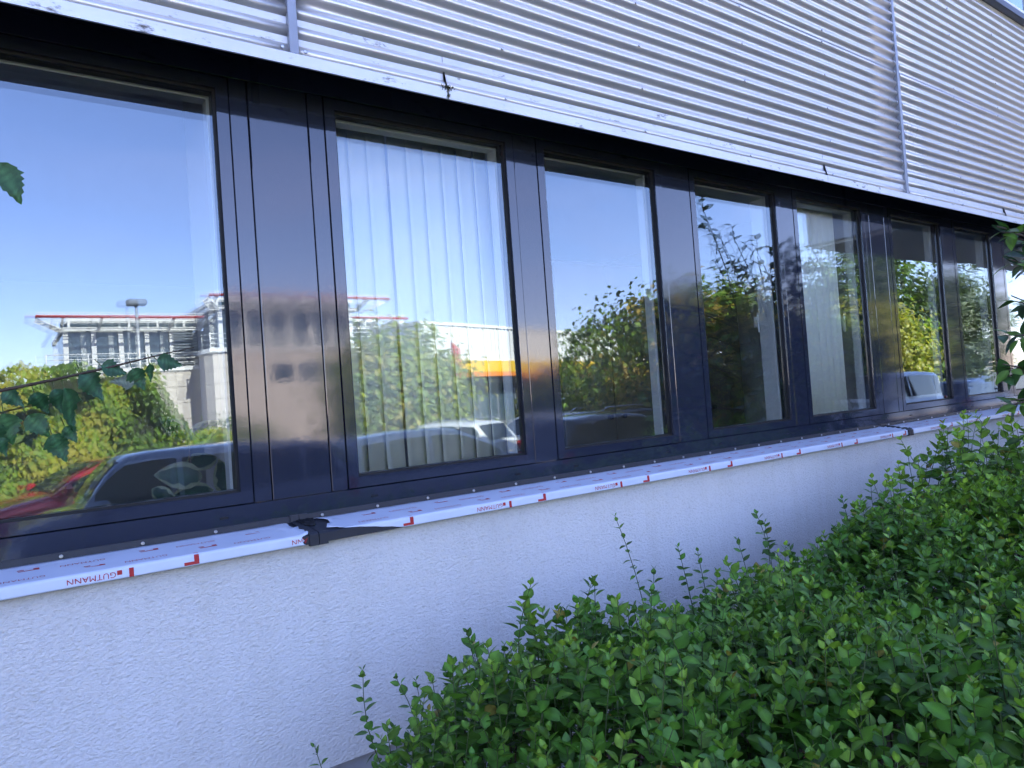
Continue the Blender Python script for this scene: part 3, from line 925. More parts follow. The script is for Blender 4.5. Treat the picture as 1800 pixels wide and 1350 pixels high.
# one joined mass (three leaf shapes concatenated)
Vs = []; Ts = []; Qs = []; Cs = []; base = 0
for k in range(3):
    ii = rest[tsel == k]; V0, F0 = LT[k]; m = len(V0)
    V = (np.einsum('nij,mj->nmi', R[ii]*S[ii][:, None, None], V0)+pos[ii][:, None, :]).reshape(-1, 3)
    tri = np.array([f for f in F0 if len(f) == 3]); quad = np.array([f for f in F0 if len(f) == 4])
    o_ = (np.arange(len(ii))*m)[:, None, None]+base
    Vs.append(V); Ts.append((tri[None]+o_).reshape(-1, 3)); Qs.append((quad[None]+o_).reshape(-1, 4)); Cs.append(np.repeat(Cc[ii], m, axis=0)*np.tile(ribs(V0), (len(ii), 1))); base += len(V)
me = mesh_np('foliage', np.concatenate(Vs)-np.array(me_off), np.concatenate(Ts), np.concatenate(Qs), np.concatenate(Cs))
fo = link('foliage', me, mats, H); fo['kind'] = 'stuff'
leaf_me = []
for k in range(3):
    for c in ((.050, .130, .015), (.078, .195, .021), (.125, .265, .028), (.215, .360, .036)):
        V0, F0 = LT[k]
        leaf_me.append((np.array(c), mesh_np('leaf', V0, [f for f in F0 if len(f) == 3], [f for f in F0 if len(f) == 4], np.repeat(np.array([c]), len(V0), axis=0)*ribs(V0))))
for i in own:
    k = int(rng.integers(0, 3))
    c = min(range(4), key=lambda q: np.abs(leaf_me[q][0]-Cc[i]).sum())
    o = link('leaf', leaf_me[k*4+c][1], mats, H)
    Rm = R[i]; p = pos[i]-np.array(me_off); s = S[i]
    o.matrix_local = Matrix(((Rm[0, 0]*s, Rm[0, 1]*s, Rm[0, 2]*s, p[0]), (Rm[1, 0]*s, Rm[1, 1]*s, Rm[1, 2]*s, p[1]), (Rm[2, 0]*s, Rm[2, 1]*s, Rm[2, 2]*s, p[2]), (0, 0, 0, 1)))
so_ = build('stems', stems, M['stem'], H); so_['kind'] = 'stuff'
# woody inside of the hedge
mb = MB()
for k in range(420):
    x = random.uniform(.6, 5.8); y = random.uniform(-2.2, -.65); h = hedge_top(x, y)-.2
    if x > 3.4 and y < -1.7: continue
    q = (x+random.gauss(0, .08), y+random.gauss(0, .08), h)
    mb.tube([(x, y, .04), ((x+q[0])/2+random.gauss(0, .03), (y+q[1])/2, h*.5), q], [.006, .004, .002], 5, False)
wo_ = build('twigs', mb, M['bark'], H); wo_['kind'] = 'stuff'

# ================================================================== TALL LAUREL AT THE RIGHT
def unproj(u, v, y):
    d = np.array(right)*((u-900)/FPX)+np.array(up)*(-(v-675)/FPX)+np.array(fwd)
    t = (y-CAM.y)/d[1]
    return Vector(np.array(CAM)+d*t)
LA = thing('laurel_bush', 'tall broad-leaved bush, bright leaves reaching in front of the far windows', 'bush', (5.6, -1.25, 0.05))
LL = Leaves()
br = MB()
lt_big = leaf_template(.54, .10, .22, .4, 6)
def spray(p0, d, L, n, ls, bright):
    p0 = Vector(p0); d = Vector(d).normalized()
    side = d.cross(Vector((0, 0, 1))); side = side.normalized() if side.length > .1 else Vector((1, 0, 0))
    pts = [p0+d*(L*t)+Vector((0, 0, -.10*L*t*t)) for t in (0, .3, .6, 1)]
    br.tube(pts, [.006, .005, .004, .002], 5, False)
    for k in range(n):
        t = .15+.85*k/max(1, n-1)
        p = p0+d*(L*t)+Vector((0, 0, -.10*L*t*t))
        a = k*2.4+random.gauss(0, .3)
        rd = side*math.cos(a)+side.cross(d)*math.sin(a)
        dd = rd*.8+d*.55+Vector((0, 0, -.12))
        nn = Vector((0, 0, 1))+rd*-.3+Vector((random.gauss(0, .3), random.gauss(0, .3), 0))
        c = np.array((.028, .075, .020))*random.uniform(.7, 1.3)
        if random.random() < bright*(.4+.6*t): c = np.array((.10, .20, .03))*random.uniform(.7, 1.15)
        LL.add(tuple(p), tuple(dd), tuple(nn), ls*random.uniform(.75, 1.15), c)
trunks = []
for k in range(7):
    x = random.uniform(5.45, 6.5); y = random.uniform(-1.45, -1.15)
    top = Vector((x+random.uniform(-.3, .4), y+random.uniform(-.15, .1), random.uniform(2.3, 2.8)))
    br.tube([(x, y, .05), (x+random.gauss(0, .06), y, 1.0), tuple((Vector((x, y, 1.5))+top)/2), tuple(top)], [.022, .018, .012, .006], 7, False)
    trunks.append((Vector((x, y, .05)), top))
for k in range(230):
    a, b = random.choice(trunks); t = random.uniform(.25, .98) if k < 120 else random.uniform(.25, .72)
    p = a.lerp(b, t)
    d = Vector((random.gauss(0, 1), random.gauss(-.1, .40), random.gauss(.35, .5)))
    spray(p, d, random.uniform(.30, .60), random.randint(6, 9), random.uniform(.085, .12), .25)
# branches that reach into the picture and up into the reflection
for (u_, v_) in [(1752, 398), (1772, 455), (1790, 420), (1778, 520), (1762, 640), (1785, 590), (1775, 705), (1792, 760), (1780, 870), (1790, 930)]:
    e = unproj(u_, v_, -1.15); tz = e.z; s0 = Vector((5.2, -1.25, tz+random.uniform(-.35, .0)))
    br.tube([s0, s0.lerp(e, .5)+Vector((0, 0, .04)), e], [.008, .006, .003], 6, False)
    d = (e-s0)
    for q in (.45, .62, .8):
        spray(s0.lerp(e, q), d+Vector((random.gauss(0, .3), random.gauss(0, .3), random.gauss(0, .3))), .20, 5, .10, .55)
    spray(s0.lerp(e, .82), d, .2, 6, .085, .75)
for (tx, ty, tz) in [(4.80, -1.25, 3.12), (5.02, -1.25, 2.85), (5.5, -1.25, 2.80), (5.8, -1.25, 2.75), (6.1, -1.25, 2.85), (5.25, -1.3, 2.9)]:
    e = Vector((tx, ty, tz)); s0 = Vector((tx+.5, -1.28, 1.9))
    br.tube([s0, s0.lerp(e, .5)+Vector((.05, 0, .04)), e], [.009, .006, .003], 6, False)
    for q in (.35, .5, .65, .8, .92):
        spray(s0.lerp(e, q), (e-s0)+Vector((random.gauss(0, .5), random.gauss(0, .3), 0)), .17, 5, .10, .2)
pos = np.array(LL.p); D = np.array(LL.d); N = np.array(LL.n); S = np.array(LL.s); Cc = np.array(LL.c)
R = frames(D, N)
px, py, pz = project(pos)
seen = (px > 1600) & (px < 1800) & (py > 200) & (py < 1100) & (pz > 0)
own = np.nonzero(seen)[0][:200]
rest = np.setdiff1d(np.arange(len(pos)), own)
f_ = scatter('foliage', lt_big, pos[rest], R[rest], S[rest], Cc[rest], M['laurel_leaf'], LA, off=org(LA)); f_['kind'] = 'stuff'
lm = [mesh_np('leaf', lt_big[0], [f for f in lt_big[1] if len(f) == 3], [f for f in lt_big[1] if len(f) == 4], np.repeat(np.array([c]), len(lt_big[0]), axis=0)*ribs(lt_big[0])) for c in ((.028, .075, .020), (.04, .10, .025), (.10, .20, .03))]
for i in own:
    c = 2 if Cc[i][0] > .06 else int(rng.integers(0, 2))
    o = link('leaf', lm[c], M['laurel_leaf'], LA); Rm = R[i]; p = pos[i]-np.array(org(LA)); s = S[i]
    o.matrix_local = Matrix(((Rm[0, 0]*s, Rm[0, 1]*s, Rm[0, 2]*s, p[0]), (Rm[1, 0]*s, Rm[1, 1]*s, Rm[1, 2]*s, p[1]), (Rm[2, 0]*s, Rm[2, 1]*s, Rm[2, 2]*s, p[2]), (0, 0, 0, 1)))
build('branches', br, M['bark'], LA)

# ================================================================== BIRCH BRANCH AT THE LEFT
BI = thing('birch_sapling', 'thin birch branch with hanging toothed leaves in front of the big window', 'sapling', (-1.35, -.95, .05))
mb = MB(); mb.tube([(-1.35, -.95, .04), (-1.33, -.93, 1.0), (-1.30, -.92, 1.9), (-1.27, -.9, 2.9)], [.022, .018, .013, .006], 8); build('trunk', mb, M['bark'], BI)
mb = MB(); mb.tube([(-1.31, -.92, 1.45), (-.8, -.86, 1.60), (-.3, -.82, 1.655), (0, -.8, 1.685), (.10, -.8, 1.705), (.19, -.8, 1.725), (.30, -.8, 1.752), (.36, -.8, 1.765)], [.008, .006, .0045, .0036, .003, .0025, .0015, .001], 6)
build('branch', mb, M['bark'], BI)
mb = MB(); mb.tube([(-1.29, -.91, 2.1), (-.7, -.86, 2.25), (-.25, -1.2, 2.10), (-.03, -1.6, 1.99)], [.006, .005, .003, .001], 6); build('branch', mb, M['bark'], BI)
def birch_leaf(seed, c):
    rs = random.Random(seed)
    V = []; F = []; idx = []
    n = 15
    for i in range(n):
        t = i/(n-1)
        hw = (.40*(t/.32)**.6 if t < .32 else .40*(1-((t-.32)/.68))**.95+.02)*(1+.10*(1 if i % 2 else -1)) if 0 < i < n-1 else 0
        z = -.16*t*t+.03*math.sin(t*7+seed)
        if hw == 0: V.append((t, 0, z)); idx.append((len(V)-1,))
        else:
            k = len(V); q = .03 if i % 2 else -.01
            V += [(t-.05+q, hw, z+.10*hw+.03*math.sin(t*9+seed)), (t-.02, hw*.5, z+.09*hw-.015), (t, 0, z), (t-.02, -hw*.5, z+.09*hw-.015), (t-.05+q, -hw, z+.12*hw+.03*math.sin(t*8+seed*2))]
            idx.append(tuple(range(k, k+5)))
    for a, b in zip(idx[:-1], idx[1:]):
        if len(a) == 1: F += [(a[0], b[j+1], b[j]) for j in range(4)]
        elif len(b) == 1: F += [(a[j], a[j+1], b[0]) for j in range(4)]
        else: F += [(a[j], a[j+1], b[j+1], b[j]) for j in range(4)]
    VA = np.array(V); rf = ribs(VA)*(1+.25*np.sin(VA[:, :1]*38+np.abs(VA[:, 1:2])*-40))
    return mesh_np('leaf', VA, [f for f in F if len(f) == 3], [f for f in F if len(f) == 4], np.repeat(np.array([c]), len(V), axis=0)*rf)
bl = [birch_leaf(k, c) for k, c in enumerate(((.040, .12, .050), (.046, .13, .050), (.055, .145, .050), (.17, .20, .13)))]
twig = MB()
def bleaf(u0, v0, u1, v1, kind, face=0.0, y=-.8, droop=0.0):
    a = unproj(u0, v0, y); b = unproj(u1, v1, y+droop)
    d = (b-a); L = d.length; d.normalize()
    n = Vector((face*.8+random.gauss(0, .12), -1+abs(face)*.6, .35+random.gauss(0, .15)))
    Rm = frames(np.array([d]), np.array([n]))[0]
    o = link('leaf', bl[kind], M['birch_leaf'], BI); p = a-org(BI)
    o.matrix_local = Matrix(((Rm[0, 0]*L, Rm[0, 1]*L, Rm[0, 2]*L, p[0]), (Rm[1, 0]*L, Rm[1, 1]*L, Rm[1, 2]*L, p[1]), (Rm[2, 0]*L, Rm[2, 1]*L, Rm[2, 2]*L, p[2]), (0, 0, 0, 1)))
    twig.tube([tuple(a), tuple(a-d*.012+Vector((0, 0, .010)))], [.0009, .0011], 4, False)
for args in [(142, 655, 186, 702, 0, .2), (232, 648, 256, 686, 1), (178, 643, 226, 656, 0, -.2), (236, 672, 193, 668, 3, .3), (112, 682, 141, 760, 0, .9), (6, 727, 22, 783, 2), (48, 731, 92, 768, 2, .2), (91, 764, 119, 812, 1), (4, 688, 44, 714, 0, -.4),
             (114, 750, 137, 778, 1), (-14, 742, -4, 790, 0), (-30, 700, -8, 740, 1), (276, 633, 322, 642, 0, .3), (-2, 770, 14, 802, 0, .5), (262, 640, 268, 672, 1, .6), (-60, 690, -40, 735, 2), (-90, 700, -70, 750, 1), (60, 690, 84, 728, 0, -.6, -.72), (95, 684, 112, 726, 0, .5, -.70)]:
    bleaf(*args)
bleaf(-4, 286, 42, 356, 2, .0, -1.6)
build('leaf_stalks', twig, M['stem'], BI)

# ================================================================== ACROSS THE CAR PARK (seen in the panes)
simple_leaf = (np.array([(0, 0, 0), (.45, .34, .06), (1, 0, -.12), (.45, -.34, .06)]), [(0, 3, 2), (0, 2, 1)])

def make_tree(name, label, cat, base, h, crown_c, crown_r, nclump, nleaf, ls, cols, trunk_r=.12, group=None, shrink=.75, seed=1, flat_bottom=True):
    rs = np.random.default_rng(seed)
    t = thing(name, label, cat, base, group)
    b = np.array(base, dtype=float); cc = np.array(crown_c, dtype=float); cr_ = np.array(crown_r, dtype=float)
    br_ = MB()
    tw = thing_trunk = [(b[0], b[1], b[2]), (b[0]+.06, b[1], b[2]+(cc[2]-b[2])*.5), (cc[0], cc[1], cc[2]+cr_[2]*.3)]
    trn = MB(); trn.tube(tw, [trunk_r, trunk_r*.8, trunk_r*.3], 9)
    # clump centres: mostly towards the outside of an uneven ellipsoid
    dirs = rs.normal(size=(nclump, 3)); dirs /= np.linalg.norm(dirs, axis=1, keepdims=True)
    lobes = rs.normal(size=(7, 3)); lobes /= np.linalg.norm(lobes, axis=1, keepdims=True)
    bump_ = 1+.22*np.max(np.clip(dirs@lobes.T, 0, 1)**5, axis=1)-.10+rs.normal(0, .05, nclump)
    rad_ = rs.uniform(.35, 1.0, nclump)**.45*bump_
    P = cc+dirs*rad_[:, None]*cr_
    if flat_bottom: P[:, 2] = np.maximum(P[:, 2], b[2]+.25)
    cs = rs.uniform(.6, 1.4, nclump)*min(cr_)*.22
    for k in range(0, nclump, max(1, nclump//26)):
        q = P[k]; m_ = (np.array(tw[1])*.5+q*.5)+rs.normal(0, .1, 3)
        br_.tube([tuple(np.array(tw[1])+rs.uniform(-.05, .4, 1)*np.array((0, 0, 1))), tuple(m_), tuple(q)], [trunk_r*.35, trunk_r*.2, trunk_r*.06], 5, False)
    n = nclump*nleaf
    ci = np.repeat(np.arange(nclump), nleaf)
    off = rs.normal(size=(n, 3))*cs[ci][:, None]*np.array((1, 1, .72))
    pos = P[ci]+off
    out = pos-cc; out /= np.linalg.norm(out, axis=1, keepdims=True)
    N = out*.9+np.array((0, 0, .7))+rs.normal(size=(n, 3))*.55
    D = np.cross(N, rs.normal(size=(n, 3)))+np.array((0, 0, -.25))
    S = rs.uniform(.7, 1.3, n)*ls
    cols = np.array(cols); w = rs.random(nclump)
    cl = cols[rs.integers(0, len(cols), nclump)]
    C_ = cl[ci]*rs.uniform(.75, 1.25, (n, 1))
    pos[:, 2] = np.maximum(pos[:, 2], b[2]+.08)
    o = scatter('crown', simple_leaf, pos, frames(D, N), S, C_, M['tree_leaf'], t, smooth=False, off=b)
    build('trunk', trn, M['bark'], t); build('limbs', br_, M['bark'], t)
    return t

GRN = [(.17, .25, .03), (.12, .21, .03), (.21, .26, .03), (.10, .17, .03)]
YEL = [(.28, .28, .03), (.33, .29, .04), (.19, .25, .03), (.25, .23, .03)]
ORA = [(.34, .23, .05), (.26, .23, .04), (.40, .27, .05), (.18, .20, .03)]
DRK = [(.045, .075, .018), (.035, .06, .018), (.06, .09, .02)]

# ivy-covered hedge behind the red car
IV = thing('ivy_hedge', 'high yellow-green ivy hedge behind the red car, mirrored in the big window', 'hedge', (0, -15.6, ZG))
n = 26000
x = rng.uniform(-9, 4.6, n); u = rng.random(n)
topz = 2.70+.30*np.sin(x*.55+.4)+.18*np.sin(x*1.9)+.10*np.sin(x*4.7)-np.clip((x-3.0)/.6, 0, 1)*1.75
z = ZG+.1+(topz-ZG)*u
y = -15.3+.35*np.sin(x*1.3+z*1.1)+.25*np.sin(x*3.1-z*2.3)+.18*np.sin(x*6+z*4)-.25*(z-1)+rng.normal(0, .10, n)
topm = u > .93
y[topm] -= rng.random(topm.sum())*.9
N = np.stack([rng.normal(0, .5, n), np.ones(n)*.9+rng.normal(0, .35, n), np.ones(n)*.55+rng.normal(0, .4, n)], 1)
D = np.stack([rng.normal(0, .6, n), np.ones(n)*.25, -np.ones(n)], 1)
cols = np.array([(.34, .35, .03), (.25, .33, .03), (.16, .27, .025), (.38, .33, .04), (.09, .16, .02)])  # darkest tone, laid in clusters, paints the shaded gaps between the leaves
ck = (np.sin(x*1.1+z*.9)+np.sin(x*2.7-z*1.9)+.8*np.sin(x*6.1+z*5.3)+rng.normal(0, .8, n))
ci = np.clip(np.digitize(ck, [-1.1, -.3, .5, 1.3]), 0, 4)
C_ = cols[np.array([4, 2, 1, 0, 3])[ci]]*rng.uniform(.7, 1.3, (n, 1))
o = scatter('foliage', simple_leaf, np.stack([x, y, z], 1), frames(D, N), rng.uniform(.09, .17, n), C_, M['tree_leaf'], IV, smooth=False, off=(0, -15.6, ZG)); o['kind'] = 'stuff'
mb = MB(); P = []
for i in range(9):
    u_ = i/8; P.append([(xx, -15.75-.25*u_, ZG+(2.45+.3*sin(xx*.55+.4)-min(1, max(0, (xx-2.8)/.6))*1.75-ZG)*u_) for xx in np.linspace(-9, 4.4, 60)])
mb.grid(P); build('stems', mb, pm('ivy_stems', (.025, .03, .015), .95, var=.4, vscale=6, bump=.05, bscale=8), IV)

make_tree('garden_bush', 'shaded green bush below the stone tower', 'bush', (5.6, -19.5, ZG), 2, (5.8, -19.5, .55), (1.5, 1.0, 1.0), 60, 60, .11, GRN, .05, seed=3)
make_tree('garden_bush', 'small dark bush beside the store wall', 'bush', (16.6, -19.8, ZG), 2, (16.6, -19.8, .45), (.75, .7, .9), 50, 60, .10, DRK, .05, seed=4)
make_tree('maple_tree', 'round yellow-green maple standing before the white store', 'tree', (11.2, -19.3, ZG), 5, (11.2, -19.3, 2.0), (2.35, 1.9, 2.1), 190, 75, .19, [(.33, .37, .06), (.28, .34, .06), (.40, .34, .08), (.20, .28, .06)], .13, seed=5)
make_tree('copper_tree', 'big tree with copper-lit top over the parked dark car', 'tree', (17.0, -10.9, ZG), 6, (17.0, -10.9, 1.95), (4.6, 1.7, 2.5), 480, 75, .17, ORA[:3]+GRN[:3]+DRK[:2], .17, seed=6)
make_tree('shaded_tree', 'dense dark tree mirrored behind the broad-leaved bush', 'tree', (21.6, -10.2, ZG), 5, (21.6, -10.2, 1.3), (2.9, 1.5, 1.95), 230, 70, .16, DRK+GRN, .15, seed=16)
make_tree('garden_bush', 'bright green bush at the foot of the copper tree', 'bush', (14.0, -14.4, ZG), 3, (14.0, -14.4, .85), (1.5, 1.0, 1.25), 100, 70, .13, GRN+YEL, .06, seed=7)
make_tree('leafy_tree', 'thin branched tree between the store and the copper tree', 'tree', (17.3, -16.8, ZG), 5, (17.3, -16.8, 2.5), (1.1, 1.0, 1.5), 60, 55, .15, GRN, .08, seed=8)
make_tree('yellow_tree', 'sunlit yellow tree behind the white van', 'tree', (36.0, -16.0, ZG), 5, (36.0, -16.0, 2.2), (3.0, 2.4, 2.6), 190, 70, .24, YEL, .14, seed=9)
make_tree('tall_tree', 'tall dark tree behind the yellow tree', 'tree', (44, -20, ZG), 9, (44, -20, 5.0), (4.0, 3.5, 4.6), 170, 70, .34, DRK+GRN, .25, seed=10)
make_tree('pine_tree', 'layered pale tree at the end of the car park', 'tree', (52, -19, ZG), 9, (52, -19, 4.2), (3.2, 3.0, 3.8), 140, 70, .34, [(.09, .11, .05), (.07, .10, .05)], .2, seed=12)
make_tree('distant_tree', 'far tree rising left of the steel pavilion', 'tree', (-14, -48, ZG), 9, (-14, -48, 2.8), (6, 5, 3.4), 110, 60, .5, GRN, .3, seed=13)
make_tree('distant_tree', 'far tree behind the copper tree', 'tree', (62, -60, ZG), 9, (62, -60, 3.2), (8, 6, 4), 110, 60, .6, DRK+ORA, .3, seed=14)
make_tree('distant_tree', 'far tree at the right of the tall tree', 'tree', (78, -34, ZG), 9, (78, -34, 3.6), (7, 6, 4.4), 110, 60, .6, GRN, .3, seed=15)

# ------------------------------------------------------------------ cars
M['car_glass'] = pm('car_window', (0.012, 0.016, 0.022), 0.04, ior=1.7)
M['tyre'] = pm('tyre', (0.012, 0.012, 0.012), 0.8)
M['rim'] = pm('rim', (0.5, 0.5, 0.52), 0.3, metal=1)
M['lamp_glass'] = pm('headlight_glass', (0.6, 0.62, 0.65), 0.1, ior=1.5)
M['tail_red'] = pm('tail_light', (0.4, 0.015, 0.015), 0.15)
M['chrome'] = pm('chrome', (0.6, 0.6, 0.62), 0.12, metal=1)
M['trim_black'] = pm('black_trim', (0.015, 0.015, 0.017), 0.5)
M['plate'] = pm('number_plate', (0.75, 0.75, 0.72), 0.4)

def interp(pts, x):
    for (xa, za), (xb, zb) in zip(pts[:-1], pts[1:]):
        if x <= xb:
            t = (x-xa)/(xb-xa) if xb > xa else 0
            t = max(0, min(1, t))
            return za+(zb-za)*t
    return pts[-1][1]

def make_car(label, cat, loc, heading, paint, L=4.2, W=1.78, H=1.50, belt=.92, hood=.88, tail=.95, ws=(.32, .52), rear=(.90, .99), name='parked_car', rails=False):
    """front at +x. ws: windscreen base/top, rear: roof end/rear base, as share of the length counted from the nose"""
    c = thing(name, label, cat, loc, 'cars parked opposite the office', heading)
    ORG[c] = Vector((0, 0, 0))
    X = lambda s: L/2-s*L
    hw = W/2
    top = [(0, .50), (.015, .66), (.05, hood-.12), (.14, hood-.03), (ws[0], belt+.02), (rear[1]-.01, tail+.02), (.985, tail-.03), (1.0, .62)]
    halfw = [(0, .70), (.03, .84), (.10, .95), (.25, 1.0), (.8, 1.0), (.93, .96), (.985, .88), (1, .80)]
    st = [0, .008, .02, .05, .09, .14, .2, .26, .32, .4, .5, .6, .7, .8, .87, .92, .96, .985, 1.0]
    P = []
    for s in st:
        w = hw*interp(halfw, s); zt = interp(top, s); zb = .20 if .05 < s < .95 else .26
        half = [(0, zb), (w*.80, zb), (w*.95, zb+.06), (w, .42), (w*.995, .62 if zt > .7 else zt*.8), (w*.965, zt-.05), (w*.90, zt-.008), (w*.5, zt+.015), (0, zt+.02)]
        ring_ = [(X(s), -y_, z_) for y_, z_ in half]+[(X(s), y_, z_) for y_, z_ in reversed(half[1:-1])]
        ring_.append(ring_[0])
        P.append(ring_)
    mb = MB(); mb.grid(P); mb.poly([p for p in P[0][:-1]]); mb.poly([p for p in reversed(P[-1][:-1])])
    # greenhouse
    roof = [(ws[0], belt), (ws[0]+(ws[1]-ws[0])*.5, belt+(H-belt)*.56), (ws[1], H-.045), (ws[1]+.09, H), ((ws[1]+rear[0])/2+.04, H), (rear[0], H-.06), (rear[1], tail)]
    wr = .80; wb_ = .94
    gs = np.linspace(ws[0], rear[1], 26)
    def gsec(s):
        zt = interp(roof, s); z0 = interp(top, s)-.03
        w0 = hw*wb_*interp(halfw, s); f = max(0, min(1, (zt-z0)/(H-z0)))
        w1 = w0*(1-(1-wr/wb_)*f)
        return w0, w1, z0, zt
    P = []
    for s in gs:
        w0, w1, z0, zt = gsec(s)
        h_ = max(.002, zt-z0)
        half = [(w0, z0), (w0+(w1-w0)*.86, z0+h_*.86), (w1*.93, z0+h_*.955), (w1*.70, zt+.002), (0, zt+.014)]
        P.append([(X(s), -y_, z_) for y_, z_ in half]+[(X(s), y_, z_) for y_, z_ in reversed(half[:-1])])
    mb.grid(P); mb.fix = True
    build('body', mb, paint, c)
    # side glass, two or three panes a side
    a0, a1 = ws[0]+.03, rear[1]-.05
    cuts = [a0, (ws[1]+.15), rear[0]-.10, a1]
    for sg in (-1, 1):
        for k in range(3):
            s0, s1 = cuts[k]+.008, cuts[k+1]-.008
            if s1-s0 < .03: continue
            lo = []; hi = []
            for s in np.linspace(s0, s1, 9):
                w0, w1, z0, zt = gsec(s); h_ = zt-z0
                t0, t1 = min(.12, 1), .84
                if h_ < .14: continue
                tb = min(.10*(H-z0)/h_, .6)
                lo.append((X(s), sg*(w0+(w1-w0)*tb+.006), z0+h_*tb)); hi.append((X(s), sg*(w0+(w1-w0)*t1+.006), z0+h_*t1))
            if len(lo) > 1:
                g = MB(); g.grid([lo, hi]); build('side_window', g, M['car_glass'], c)
        g = MB(); g.bbox(X(ws[0]+.05)-.08, X(ws[0]+.05)+.08, sg*(hw+.10)-.09, sg*(hw+.10)+.09, belt+.02, belt+.17, .04); build('wing_mirror', g, paint, c)
        for s in (ws[1]+.13, rear[0]-.12):
            g = MB(); g.bbox(X(s)-.10, X(s)+.10, sg*(hw+.012)-.016, sg*(hw+.012)+.016, belt-.12, belt-.09, .008); build('door_handle', g, M['chrome'], c)
        for s in (.185, .80):
            wl = MB(); wl.tube([(X(s), sg*(hw-.20), .31), (X(s), sg*(hw-.19), .31), (X(s), sg*(hw-.01), .31), (X(s), sg*(hw+.004), .31)], [.27, .31, .31, .28], 20)
            wo2 = build('wheel', wl, M['tyre'], c)
            wl = MB(); wl.tube([(X(s), sg*(hw-.02), .31), (X(s), sg*(hw+.008), .31), (X(s), sg*(hw+.014), .31)], [.20, .20, .06], 10); build('rim', wl, M['rim'], wo2)
        g = MB(); g.bbox(X(.055)-.16, X(.055)+.10, sg*hw*.68-.17, sg*hw*.68+.14, hood-.24, hood-.12, .03); build('headlight', g, M['lamp_glass'], c)
        g = MB(); g.bbox(X(.985)-.05, X(.985)+.10, sg*hw*.80-.12, sg*hw*.80+.09, tail-.26, tail-.02, .03); build('tail_light', g, M['tail_red'], c)
        if rails:
            g = MB(); g.tube([(X(ws[1]+.08), sg*hw*.74, H-.01), (X(ws[1]+.12), sg*hw*.74, H+.05), (X(rear[0]-.06), sg*hw*.74, H+.05), (X(rear[0]-.02), sg*hw*.74, H-.03)], .016, 6); build('roof_rail', g, M['chrome'], c)
    def screen(s0, s1, nm):
        rows = []
        for s in np.linspace(s0, s1, 7):
            w0, w1, z0, zt = gsec(s)
            k = w1*.80
            rows.append([(X(s), y_, zt+.014*(1-abs(y_)/max(.01, k))+.012) for y_ in np.linspace(-k, k, 7)])
        g = MB(); g.grid(rows); build(nm, g, M['car_glass'], c)
    screen(ws[0]+.02, ws[1]-.01, 'windscreen')
    screen(rear[0]+.012, rear[1]-.012, 'rear_window')
    g = MB(); g.bbox(-L/2-.012, -L/2+.012, -.26, .26, .52, .63, .004); build('number_plate', g, M['plate'], c)
    return c

paint = lambda nm, col, m=.35: pm(nm, col, 0.22, metal=m, coat=1.0, ior=1.5)
CARS = 'car'
make_car('grey people carrier parked across, its side windows mirrored in the big window', CARS, (2.05, -8.1, ZG), pi, paint('paint_grey', (.22, .25, .30)), L=4.3, H=1.66, belt=.98, hood=1.0, tail=1.05, ws=(.19, .30), rear=(.92, .985))
make_car('silver hatchback parked across, mirrored behind the vertical blinds', CARS, (6.15, -8.2, ZG), 0, paint('paint_silver', (.33, .36, .40)), L=4.1, H=1.60, belt=.95, ws=(.25, .50), rear=(.93, .99))
make_car('black car parked across, mirrored below the copper tree', CARS, (10.45, -8.2, ZG), 0, paint('paint_black', (.015, .017, .02)), L=4.3, H=1.58, belt=.93, ws=(.27, .50), rear=(.93, .99))
make_car('red hatchback parked in front of the ivy hedge', CARS, (1.45, -12.3, ZG), rad(167), paint('paint_red', (.55, .014, .016)), L=4.2, H=1.46, belt=.92, ws=(.25, .46), rear=(.90, .98))
make_car('white estate car beside the silver hatchback, tail towards the office', CARS, (9.0, -13.6, ZG), -pi/2-.42, paint('paint_white', (.72, .72, .70), .0), L=4.5, H=1.52, rails=True)
make_car('second white car, parked beyond the black one', CARS, (12.3, -13.6, ZG), -pi/2-.15, paint('paint_white_two', (.72, .72, .72), .0), L=4.3, H=1.55)
make_car('dark estate car with roof rails under the copper tree', CARS, (12.9, -9.9, ZG), .12, paint('paint_navy', (.03, .035, .05)), L=4.5, H=1.60, rails=True)
make_car('white van parked before the sunlit yellow tree', 'van', (21.6, -8.4, ZG), pi, paint('paint_white_van', (.72, .73, .74), .0), L=4.8, H=1.95, W=1.9, belt=1.15, hood=1.05, tail=1.15, ws=(.16, .36), rear=(.95, .99), name='parked_van')
make_car('blue car parked at the far end of the row', CARS, (27.5, -8.3, ZG), 0, paint('paint_blue', (.06, .10, .17)), L=4.3, H=1.55)

# ------------------------------------------------------------------ double-headed lamp post
LP = thing('lamp_post', 'tall grey lamp post with one broad head before the steel pavilion', 'lamp post', (4.75, -30, ZG))
mb = MB(); mb.tube([(4.75, -30, ZG), (4.75, -30, 3), (4.75, -30, 6.55)], [.10, .085, .06], 10); build('pole', mb, pm('galvanised', (.35, .36, .38), .5, metal=.5), LP)
for s in (-1,):
    mb = MB(); mb.bbox(4.40, 5.15, -30.25, -29.75, 6.52, 6.78, .06); build('lamp_head', mb, pm('lamp_grey', (.16, .18, .22), .5), LP)

